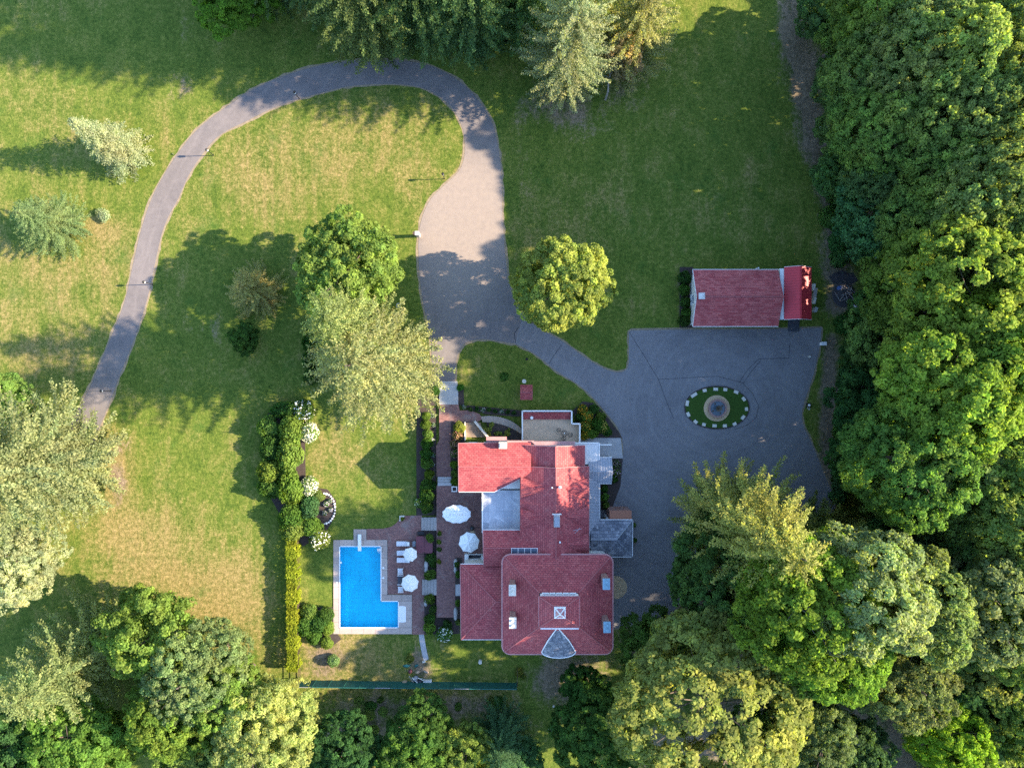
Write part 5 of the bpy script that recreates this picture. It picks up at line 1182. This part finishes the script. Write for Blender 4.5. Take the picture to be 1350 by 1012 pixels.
# tables under the terrace parasols
for (px, py, r_, lab) in ((601.5,680,.8,'round black garden table under the oval parasol'), (618,718,.55,'round black garden table under the octagonal parasol')):
    p = P(px, py, 1.5); rt = empty('garden_table', (p.x, p.y, .75), lab, 'table'); MB().lathe([(r_,.68),(r_,.72)], (p.x,p.y,.75), 20).build('table_top', 'black_metal', rt)
    MB().lathe([(.3,0),(.04,.05),(.04,.68)], (p.x,p.y,.75), 10).build('leg', 'black_metal', rt)
def lounger(px, py, zb, label, mat='cushion', rz=0.0, l=1.75, w=.62):
    p = P(px, py, zb+.3); rt = empty('sun_lounger', (0,0,zb), label, 'sun lounger', None)
    MB().box(-l/2, l*.15, -w/2, w/2, .28, .36).build('seat', mat, rt)
    MB().slab([(l*.15,-w/2,.36),(l/2,-w/2*.86,.62),(l/2,w/2*.86,.62),(l*.15,w/2,.36)], .08).build('backrest', mat, rt)
    MB().box(l*.33, l*.47, -w*.34, w*.34, .56, .66).build('headrest', 'canvas', rt)
    for sx in (-l*.42, l*.3):
        for sy in (-w*.42, w*.42): MB().box(sx-.03, sx+.03, sy-.03, sy+.03, 0, .28).build('leg', 'white_paint', rt)
    rt.location = (p.x, p.y, zb); rt.rotation_euler = (0,0,rz)
    for ch in rt.children: ch.matrix_parent_inverse = Matrix.Identity(4)
    return rt
lounger(531.5, 716.3, .06, 'white lounger beside the spa tub, clear of the parasols')
lounger(532, 728.3, .06, 'white lounger under the upper side of the smaller parasol', rz=.05)
lounger(532, 738, .06, 'white lounger under the lower side of the smaller parasol')
def deck_chair(px, py, zb, label, seat, w=.62, d=.72, rz=0.0):
    p = P(px, py, zb+.4); rt = empty('patio_chair', (p.x, p.y, zb), label, 'chair'); b0 = []
    MB().box(-d/2, d/2*.8, -w/2, w/2, .34, .42).build('seat', seat, rt)
    MB().slab([(d*.34,-w/2,.42),(d*.5,-w/2,.85),(d*.5,w/2,.85),(d*.34,w/2,.42)], .06).build('backrest', seat, rt)
    for sy in (-w/2-.04, w/2+.04): MB().box(-d/2, d/2, sy-.035, sy+.035, .55, .60).build('armrest', 'white_paint', rt)
    for sx in (-d*.42, d*.42):
        for sy in (-w*.5, w*.5): MB().box(sx-.03, sx+.03, sy-.03, sy+.03, 0, .55).build('leg', 'white_paint', rt)
    rt.rotation_euler = (0,0,rz)
    for ch in rt.children: ch.matrix_parent_inverse = Matrix.Identity(4)
    return rt
deck_chair(528, 752.5, .06, 'white patio chair standing clear between the two pool parasols', 'cushion')
deck_chair(528, 764, .06, 'dark-seated wide patio chair beside the larger pool parasol', 'dark_mesh', 1.1, .75)
deck_chair(528.5, 776.5, .06, 'white patio chair at the lower side of the larger pool parasol', 'cushion')
# spa tub
s = P(559.5, 717.5, .9); sp = empty('spa_tub', (s.x, s.y, .06), 'square spa tub with maroon folding cover on the pool patio', 'spa')
def rrect(cx_, cy_, w, h_, r, n=5):
    return [Vector((cx_+sx*(w/2-r)+r*cos(a0+k*pi/2/n), cy_+sy*(h_/2-r)+r*sin(a0+k*pi/2/n), 0)) for sx, sy, a0 in ((1,1,0),(-1,1,pi/2),(-1,-1,pi),(1,-1,1.5*pi)) for k in range(n+1)]
MB().prism(rrect(s.x, s.y, 2.14, 2.14, .3), .06, .88).build('tub', 'dark_wood', sp)
for sx in (-1, 1): MB().prism([v for v in rrect(s.x+sx*.545, s.y, 1.06, 2.2, .22)], .88, 1.0).build('cover_half', 'spa_cover', sp)
MB().box(s.x-.95, s.x-.1, s.y+1.12, s.y+1.6, .06, .5).build('spa_step', 'black_metal', sp)
a = P(546.3, 716); MB().box(a.x-.2, a.x+.2, a.y-.35, a.y+.35, .06, .35).build('side_step', 'grey_metal', sp)
# grill
g = P(622.5, 696, 1.5); gr = empty('grill', (g.x, g.y, .75), 'black kettle grill with wooden side shelf on the brick terrace', 'grill')
MB().lathe([(.10,.45),(.26,.55),(.30,.72),(.30,.80),(.24,.92),(.10,.99)], (g.x,g.y,.75), 18).build('kettle', 'black_metal', gr)
for k in range(3): MB().bar((g.x+.28*cos(k*2.1),g.y+.28*sin(k*2.1),.75),(g.x+.14*cos(k*2.1),g.y+.14*sin(k*2.1),1.3),.04,.04).build('leg', 'black_metal', gr)
MB().box(g.x-.22, g.x+.25, g.y-.72, g.y-.32, 1.42, 1.47).build('side_shelf', 'cardboard', gr)
MB().tube([(g.x-.08,g.y,1.75),(g.x-.08,g.y,1.8),(g.x+.08,g.y,1.8),(g.x+.08,g.y,1.75)], .02, 6).build('lid_handle', 'stainless', gr)
# square planter at the corner of the north wing
p = P(599, 644.5, 1.2); pl_ = empty('planter', (p.x, p.y, .75), 'white square planter box at the corner of the north wing', 'planter')
for dx, dy, w, d in ((-.3,0,.1,.7),(.3,0,.1,.7),(0,.3,.5,.1),(0,-.3,.5,.1)): MB().box(p.x+dx-w/2, p.x+dx+w/2, p.y+dy-d/2, p.y+dy+d/2, .75, 1.2).build('side_board', 'white_paint', pl_)
MB().box(p.x-.25, p.x+.25, p.y-.25, p.y+.25, .76, 1.1).build('soil', 'mulch', pl_)
# pale flower trough at the patio corner
p = P(530, 683, .3); tr_ = empty('flower_trough', (p.x,p.y,.06), 'small cream planter with yellow-green plants at the patio corner', 'planter'); MB().box(p.x-.32,p.x-.2,p.y-.35,p.y+.35,.06,.4).build('side_board','white_stone',tr_); MB().box(p.x-.2,p.x+.32,p.y+.2,p.y+.35,.06,.4).build('side_board','white_stone',tr_)
o = bpy.data.objects.new('foliage', SH[1]); C.objects.link(o); o.parent = tr_; o.location = (.1, -.05, .02); o.scale = (.32,.32,.5); o.color = (.16,.18,.04,1)
# wire table and chairs on the walled terrace
def wire_chair(px, py, label, rz, r_=.26):
    p = P(px, py, 1.9); rt = empty('wire_chair', (p.x, p.y, 1.1), label, 'chair', 'wire chairs on the walled terrace')
    b = MB()
    for k in range(14):
        a0, a1 = 2*pi*k/14, 2*pi*(k+1)/14; b.bar((r_*cos(a0),r_*sin(a0),.45),(r_*cos(a1),r_*sin(a1),.45),.035,.035)
    b.bar((-r_,0,.45),(r_,0,.45),.03,.03); b.bar((0,-r_,.45),(0,r_,.45),.03,.03); b.build('seat', 'black_metal', rt)
    b = MB(); pr = None
    for k in range(9):
        a0 = -1.3+k*2.6/8; q = Vector((r_*1.1*cos(a0), r_*1.1*sin(a0), .82+.08*cos(a0*1.2)))
        if pr is not None: b.bar(pr, q, .035, .035)
        b.bar((r_*cos(a0),r_*sin(a0),.45), q, .025, .025); pr = q
    b.build('backrest', 'black_metal', rt)
    for k in range(4): a0 = pi/4+k*pi/2; MB().bar((r_*.9*cos(a0),r_*.9*sin(a0),0),(r_*.8*cos(a0),r_*.8*sin(a0),.45),.03,.03).build('leg', 'black_metal', rt)
    rt.rotation_euler = (0,0,rz)
    for ch in rt.children: ch.matrix_parent_inverse = Matrix.Identity(4)
p = P(744, 571, 1.85); rt = empty('wire_table', (p.x,p.y,1.1), 'round black wire table on the walled terrace', 'table'); b = MB()
for k in range(16):
    a0, a1 = 2*pi*k/16, 2*pi*(k+1)/16; b.bar((p.x+.38*cos(a0),p.y+.38*sin(a0),1.82),(p.x+.38*cos(a1),p.y+.38*sin(a1),1.82),.05,.03)
for k in range(5): b.bar((p.x-.36,p.y-.28+.14*k,1.82),(p.x+.36,p.y-.28+.14*k,1.82),.03,.02)
b.build('table_top', 'black_metal', rt)
for k in range(3): MB().bar((p.x+.3*cos(k*2.1),p.y+.3*sin(k*2.1),1.1),(p.x+.1*cos(k*2.1),p.y+.1*sin(k*2.1),1.8),.03,.03).build('leg', 'black_metal', rt)
o = MB().lathe([(.07,0),(.09,.12),(.05,.16)], (p.x,p.y,1.84), 10).build('vase', 'white_paint'); tag(o, 'small white vase standing on the wire table', 'vase')
wire_chair(737, 567, 'black wire chair beside the wire table on the walled terrace', 2.2); wire_chair(752, 573, 'black wire chair beside the wire table on the walled terrace', -.4); wire_chair(743, 578, 'black wire chair beside the wire table on the walled terrace', -1.7)
for px, py, lab in ((701,550.5,'white round pot standing on the red pent strip of the terrace'),): 
    p = P(px, py, 1.6); tag(MB().lathe([(.12,0),(.18,.22),(.2,.3),(.12,.3)], (p.x,p.y,1.33), 12).build('flower_pot', 'white_paint'), lab, 'pot')
# wishing well with red gable roof, bird bath
w = P(694, 517, 1.8); well = empty('wishing_well', (w.x,w.y,0), 'little red-roofed wishing well on the shaded front lawn', 'well')
MB().lathe([(.52,0),(.52,.75),(.58,.76),(.58,.84),(.40,.84),(.40,.3)], (w.x,w.y,0), 20).build('well_wall', 'wall_brick', well)
for sx in (-.5, .5): MB().box(w.x+sx-.05, w.x+sx+.05, w.y-.05, w.y+.05, .3, 2.3).build('post', 'dark_wood', well)
for sg in (1, -1): MB().slab([(w.x-.8,w.y+sg*.98,1.55),(w.x+.8,w.y+sg*.98,1.55),(w.x+.8,w.y,2.25),(w.x-.8,w.y,2.25)], .07).build('roof', 'roof_tile', well)
MB().bar((w.x-.82,w.y,2.27),(w.x+.82,w.y,2.27),.12,.06).build('ridge_cap', 'red_ridge', well)
p = P(691, 502.5, .8); tag(MB().lathe([(.22,0),(.10,.08),(.08,.6),(.10,.65),(.27,.74),(.28,.8),(.20,.74)], (p.x,p.y,0), 16).build('bird_bath', 'white_stone'), 'pale stone bird bath just above the wishing well', 'bird bath')
# lamp posts along the driveway
def lamp(px, py, label, h=2.3):
    p = P(px, py, 0); rt = empty('lamp_post', p, label, 'lamp post', 'driveway lamp posts')
    MB().tube([(p.x,p.y,0),(p.x,p.y,.25),(p.x,p.y,h-.4)], [.07,.05,.045], 8).build('post', 'black_metal', rt)
    MB().lathe([(.06,h-.42),(.13,h-.36),(.15,h-.08),(.06,h-.06)], (p.x,p.y,0), 8).build('lantern', 'white_paint', rt)
    MB().lathe([(.19,h-.07),(.10,h+.06),(.02,h+.14)], (p.x,p.y,0), 8).build('lantern_cap', 'black_metal', rt)
    MB().bar((p.x-.22,p.y,h-.65),(p.x+.22,p.y,h-.65),.03,.03).build('ladder_bar', 'black_metal', rt)
lamp(282, 205, 'lamp post casting a thin shadow across the west driveway bend')
lamp(586, 236, 'lamp post on the lawn where the driveway loop narrows')
lamp(395, 131, 'lamp post inside the top of the driveway loop')
lamp(494, 79, 'lamp post on the outer edge of the top of the driveway loop')
lamp(201, 375, 'lamp post beside the straight west driveway, above the dappled shadow')
lamp(146, 515, 'lamp post beside the lower driveway near the huge conifer')
lamp(694, 474, 'lamp post on the front lawn above the bird bath', 2.0)
# gate pier by the wide drive with a bracket sign
p = P(552, 311); rt = empty('gate_pier', p, 'low stone pier with dark box at the left edge of the wide driveway', 'pier')
MB().box(p.x-.22,p.x+.22,p.y-.22,p.y+.22,0,1.6).build('pier', 'white_stone', rt); MB().box(p.x-.55,p.x-.23,p.y-.2,p.y+.2,1.1,1.7).build('post_box', 'dark_wood', rt); MB().box(p.x-.28,p.x+.28,p.y-.28,p.y+.28,1.6,1.72).build('cap', 'concrete', rt)
p = P(526, 403); b = MB(); rt = empty('tree_ring', p, 'thin white hoop standing on the shaded grass beside the wide driveway', 'hoop')
for k in range(14):
    a0, a1 = 2*pi*k/14, 2*pi*(k+1)/14; b.bar((p.x+.27*cos(a0),p.y+.27*sin(a0),.42),(p.x+.27*cos(a1),p.y+.27*sin(a1),.42),.04,.03)
b.build('hoop', 'white_paint', rt)
for k in range(3): MB().bar((p.x+.27*cos(k*2.1),p.y+.27*sin(k*2.1),0),(p.x+.27*cos(k*2.1),p.y+.27*sin(k*2.1),.42),.025,.025).build('leg', 'white_paint', rt)
# ------------------------------------------------------------------ fences
gf = empty('screen_fence', P(540, 905), 'long dark green screened fence along the south garden edge', 'fence')
xs = np.linspace(397, 681, 15); zt = 2.15
def fy(x): return 896+(x-397)*.010
for k in range(14):
    a, c = P(xs[k], fy(xs[k])), P(xs[k+1], fy(xs[k+1])); MB().bar((a.x+.05,a.y,1.12),(c.x-.05,c.y,1.12),.03,1.95).build('panel', 'green_mesh', gf)
for k in range(15):
    a = P(xs[k], fy(xs[k])); MB().tube([(a.x,a.y,0),(a.x,a.y,zt+.05)], .045, 6).build('post', 'green_mesh', gf)
for k in range(14):
    a, c = P(xs[k], fy(xs[k])), P(xs[k+1], fy(xs[k+1])); MB().bar((a.x,a.y,zt),(c.x,c.y,zt),.07,.05).build('top_rail', 'teal_tarp' if k % 5 else 'grey_metal', gf)
wf = empty('wire_fence', P(396, 800), 'thin brown post-and-rail fence between the yellow hedge and the pool lawn', 'fence')
ys = np.linspace(697, 893, 13)
for k in range(13):
    a = P(395+k*.15, ys[k]); MB().box(a.x-.05,a.x+.05,a.y-.05,a.y+.05,0,1.25).build('post', 'dark_wood', wf)
    if k < 12:
        c = P(395+(k+1)*.15, ys[k+1])
        for z in (.3, .75, 1.18): MB().bar((a.x,a.y,z),(c.x,c.y,z),.05,.08).build('rail', 'dark_wood', wf)
ef = empty('end_fence', P(681, 890), 'short thin wire fence running up from the east end of the green fence', 'fence')
for k in range(3):
    a = P(682, 880+k*9.5); MB().box(a.x-.04,a.x+.04,a.y-.04,a.y+.04,0,1.2).build('post', 'dark_wood', ef)
    if k < 2: c = P(682, 880+(k+1)*9.5); MB().bar((a.x,a.y,1.1),(c.x,c.y,1.1),.04,.04).build('rail', 'dark_wood', ef); MB().bar((a.x,a.y,.5),(c.x,c.y,.5),.04,.04).build('rail', 'dark_wood', ef)
# ------------------------------------------------------------------ rubbish corner by the green fence
r = random.Random(21)
def scrap(px, py, sx, sy, h, rz, mat, name, label, cat, zb=0.0):
    p = P(px, py, 0); b = MB(); q = []
    n = 8; prof = [(1.0, 0), (1.08, .35), (.8, .8), (.3, 1.0)] if name in ('rubbish_bag', 'tarpaulin') else None
    if prof:
        for rr_, z in prof: q += [(rr_*cos(2*pi*k/n)*r.uniform(.8, 1.1), rr_*sin(2*pi*k/n)*r.uniform(.8, 1.1), z) for k in range(n)]
        fs = [(i*n+k, i*n+(k+1)%n, (i+1)*n+(k+1)%n, (i+1)*n+k) for i in range(3) for k in range(n)]+[tuple(range(3*n, 4*n)), tuple(range(n-1,-1,-1))]
        b.add(q, fs)
    else: b.box(-1, 1, -1, 1, 0, 1)
    b.v = [(v[0]*sx*.05, v[1]*sy*.05, v[2]*h+zb) for v in b.v]
    o = b.build(name, mat, None, bool(prof)); o.location = p; o.rotation_euler = (0,0,rz); tag(o, label, cat)
scrap(534, 899, 5.5, 5.5, .5, .1, 'cardboard', 'crate', 'tan square crate at the left of the rubbish corner', 'crate')
scrap(564, 898, 11, 6, .45, .02, 'metal_roof_white', 'storage_box', 'pale grey storage box against the green fence', 'box')
scrap(548, 893, 9, 6, .6, .5, 'grey_metal', 'tarpaulin', 'crumpled blue-grey sheet in the rubbish corner', 'tarpaulin')
scrap(553, 897, 9, 5, .5, .2, 'rubbish_bag', 'rubbish_bag', 'black rubbish bag beside the pale storage box', 'bag')
scrap(541, 884, 6, 5, .5, .9, 'spa_cover', 'rubbish_bag', 'dark red bag in the rubbish corner', 'bag')
scrap(551, 885, 7, 4, .35, .4, 'cardboard', 'tarpaulin', 'heap of tan cardboard in the rubbish corner', 'cardboard')
scrap(536, 877, 10, 4.5, .2, .1, 'teal_tarp', 'tarpaulin', 'flat teal sheet above the rubbish corner', 'tarpaulin')
scrap(549, 877, 6, 4, .18, .5, 'teal_tarp', 'tarpaulin', 'small folded teal sheet beside the end of the flagstone path', 'tarpaulin')
scrap(562, 885, 7, 3.5, .25, -.3, 'stone_path', 'tarpaulin', 'heap of pinkish rubble beside the flagstone path end', 'rubble')
scrap(559, 871.5, 4, 2, .2, .2, 'white_stone', 'paving_slab', 'small white slab at the end of the flagstone path', 'slab')
for k in range(5):
    a = P(540+k*4, 889+r.uniform(-3, 3)); c = P(545+k*4+r.uniform(-3, 3), 896+r.uniform(-3, 3)); tag(MB().bar((a.x,a.y,.55),(c.x,c.y,.6),.07,.04).build('plank', 'white_paint' if k % 2 else 'weathered_wood'), ('short white plank' if k % 2 else 'short weathered plank')+' thrown on the rubbish corner', 'plank', 'planks in the rubbish corner, '+('white' if k % 2 else 'weathered'))
for px, py, h_, lab in ((633,873,.55,'small white sundial on the shaded south lawn'),(725,963,.5,'pale square stone marker on the rough ground south of the house'),(730,931,.25,'tiny white marker on the rough ground south of the house'),(1067.5,470,.3,'tiny pale marker at the east kerb of the parking court')):
    p = P(px, py, h_); r2 = .22 if h_ > .4 else .13
    tag(MB().lathe([(r2,0),(r2*.6,.08),(r2*.5,h_*.8),(r2*1.1,h_*.9),(r2*1.1,h_)], (p.x,p.y,0), 10).build('stone_marker', 'white_stone'), lab, 'stone marker')
# ------------------------------------------------------------------ yard things east of the court
p = P(1085.5, 453, .5); rt = empty('utility_box', p*1, 'white utility box at the east corner of the parking court', 'utility box'); rt.location.z = 0
MB().box(p.x-.26,p.x+.26,p.y-.2,p.y+.2,0,.75).build('cabinet', 'white_paint', rt); MB().box(p.x-.30,p.x+.30,p.y-.24,p.y+.24,.75,.82).build('lid', 'metal_roof_white', rt)
p = P(1067, 534, .4); rt = empty('push_mower', (p.x,p.y,0), 'small black and white push mower on the grass beside the court', 'mower')
MB().box(p.x-.22,p.x+.22,p.y-.25,p.y+.25,.12,.32).build('deck', 'black_metal', rt); MB().lathe([(.14,.32),(.14,.48),(.08,.52)], (p.x,p.y,0), 12).build('engine', 'white_paint', rt)
for sx in (-.24,.24):
    for sy in (-.2,.2): MB().tube([(p.x+sx-.03,p.y+sy,.11),(p.x+sx+.03,p.y+sy,.11)], .11, 10).build('wheel', 'black_metal', rt)
b = MB(); b.tube([(p.x-.15,p.y-.2,.3),(p.x-.45,p.y-.45,.95),(p.x-.2,p.y-.62,.95),(p.x+.1,p.y-.25,.3)], .02, 6); b.build('handle', 'white_paint', rt)
# burnt brush heap
bh = empty('brush_heap', P(1112, 388), 'grey ashy heap of burnt branches on the bare patch by the shed', 'brush heap')
p0 = P(1112, 388); b = MB(); b.lathe([(1.5,0),(1.2,.18),(.6,.42),(.15,.5)], (p0.x,p0.y,0), 18, 1, 1.15); b.build('ash_pile', 'ash', bh)
for k in range(46):
    a0 = r.uniform(0, 6.28); d0 = r.uniform(0, 1.2); q = Vector((p0.x+d0*cos(a0), p0.y+d0*sin(a0), .25+r.uniform(0, .35)*(1.3-d0))); dv = Vector((cos(r.uniform(0,6.28)), sin(r.uniform(0,6.28)), r.uniform(-.1,.25)))*r.uniform(.3,.9)
    MB().tube([q-dv, q, q+dv], [.035,.045,.02], 5).build('branch', ('dead_wood','ash','bark_pale')[k%3], bh)
scrap(1106, 380, 9, 6, .35, .4, 'blue_tarp', 'tarpaulin', 'crumpled dark blue sheet on the burnt brush heap', 'tarpaulin', .1)
o = sheet('ash_patch', [(1100+19*cos(a)+3*sin(3*a)+12, 367+9*sin(a)+2*cos(5*a)) for a in np.linspace(0, 6.2, 26)], -.05, .012, 'ash')
def log(x0, y0, x1, y1, z0, z1, rad, mat, label, name='log'):
    a, c = P(x0, y0, z0), P(x1, y1, z1); n = 6; pts = [a.lerp(c, k/n)+Vector((.06*sin(k*2), .06*cos(k*1.7), 0)) for k in range(n+1)]
    tag(MB().tube(pts, [rad*(1-.4*k/n) for k in range(n+1)], 8).build(name, mat), label, 'log')
log(1123.5, 402, 1147, 414, .25, .5, .17, 'white_stone', 'pale barkless log lying between the brush heap and the woods')
log(1120, 412, 1150, 413, .15, .2, .09, 'dead_wood', 'thin brown pole lying beside the pale log')
log(1161, 424, 1178, 403, .6, 2.5, .2, 'bark_pale', 'leaning pale dead pole at the wood edge below the pale log')
log(1122, 495, 1127, 497, .3, .3, .08, 'white_paint', 'short white post lying by the bare patch at the wood edge')
# bare branch fallen out of the southwest grove, dead branches in the east woods
def dead_branch(px, py, z, sc, rz, label, n=7):
    p = P(px, py, z); rt = empty('dead_branch', (p.x,p.y,0), label, 'dead branch')
    b = MB(); main = [Vector((-sc, -sc*.75, z-.6)), Vector((-sc*.4, -sc*.2, z-.2)), Vector((sc*.05, sc*.05, z)), Vector((sc*.6, sc*.12, z+.4))]
    b.tube([Vector((v.x,v.y,v.z)) for v in main], [.12,.10,.07,.03], 6); o = b.build('bough', 'bark_pale'); o.parent = rt
    rr_ = random.Random(int(px))
    for k in range(n):
        s0 = main[1].lerp(main[3], k/n); e = s0+Vector((rr_.uniform(-.7,.5), rr_.uniform(-.3,.9), rr_.uniform(.1,.6)))*sc*.6; m = s0.lerp(e, .5)+Vector((0,0,.1))
        o = MB().tube([s0, m, e], [.05,.035,.015], 5).build('twig', 'bark_pale'); o.parent = rt
    b = MB().tube([(main[0].x, main[0].y, 0), (main[0].x, main[0].y, z-.55)], [.16,.12], 7).build('stem', 'bark_pale'); b.parent = rt
    rt.rotation_euler = (0,0,rz)
dead_branch(205, 985, 4.0, 1.7, 0.0, 'bare pale dead branch in the gap of the southwest grove')
dead_branch(1165, 212, 3.5, 2.0, .3, 'bare grey dead branches sticking out of the northeast woods')
dead_branch(1120, 203, 2.5, 1.4, 1.2, 'thin bare grey branch at the edge of the northeast woods')
dead_branch(805, 98, 3, 1.6, .8, 'bare twiggy branch under the silvery pine')
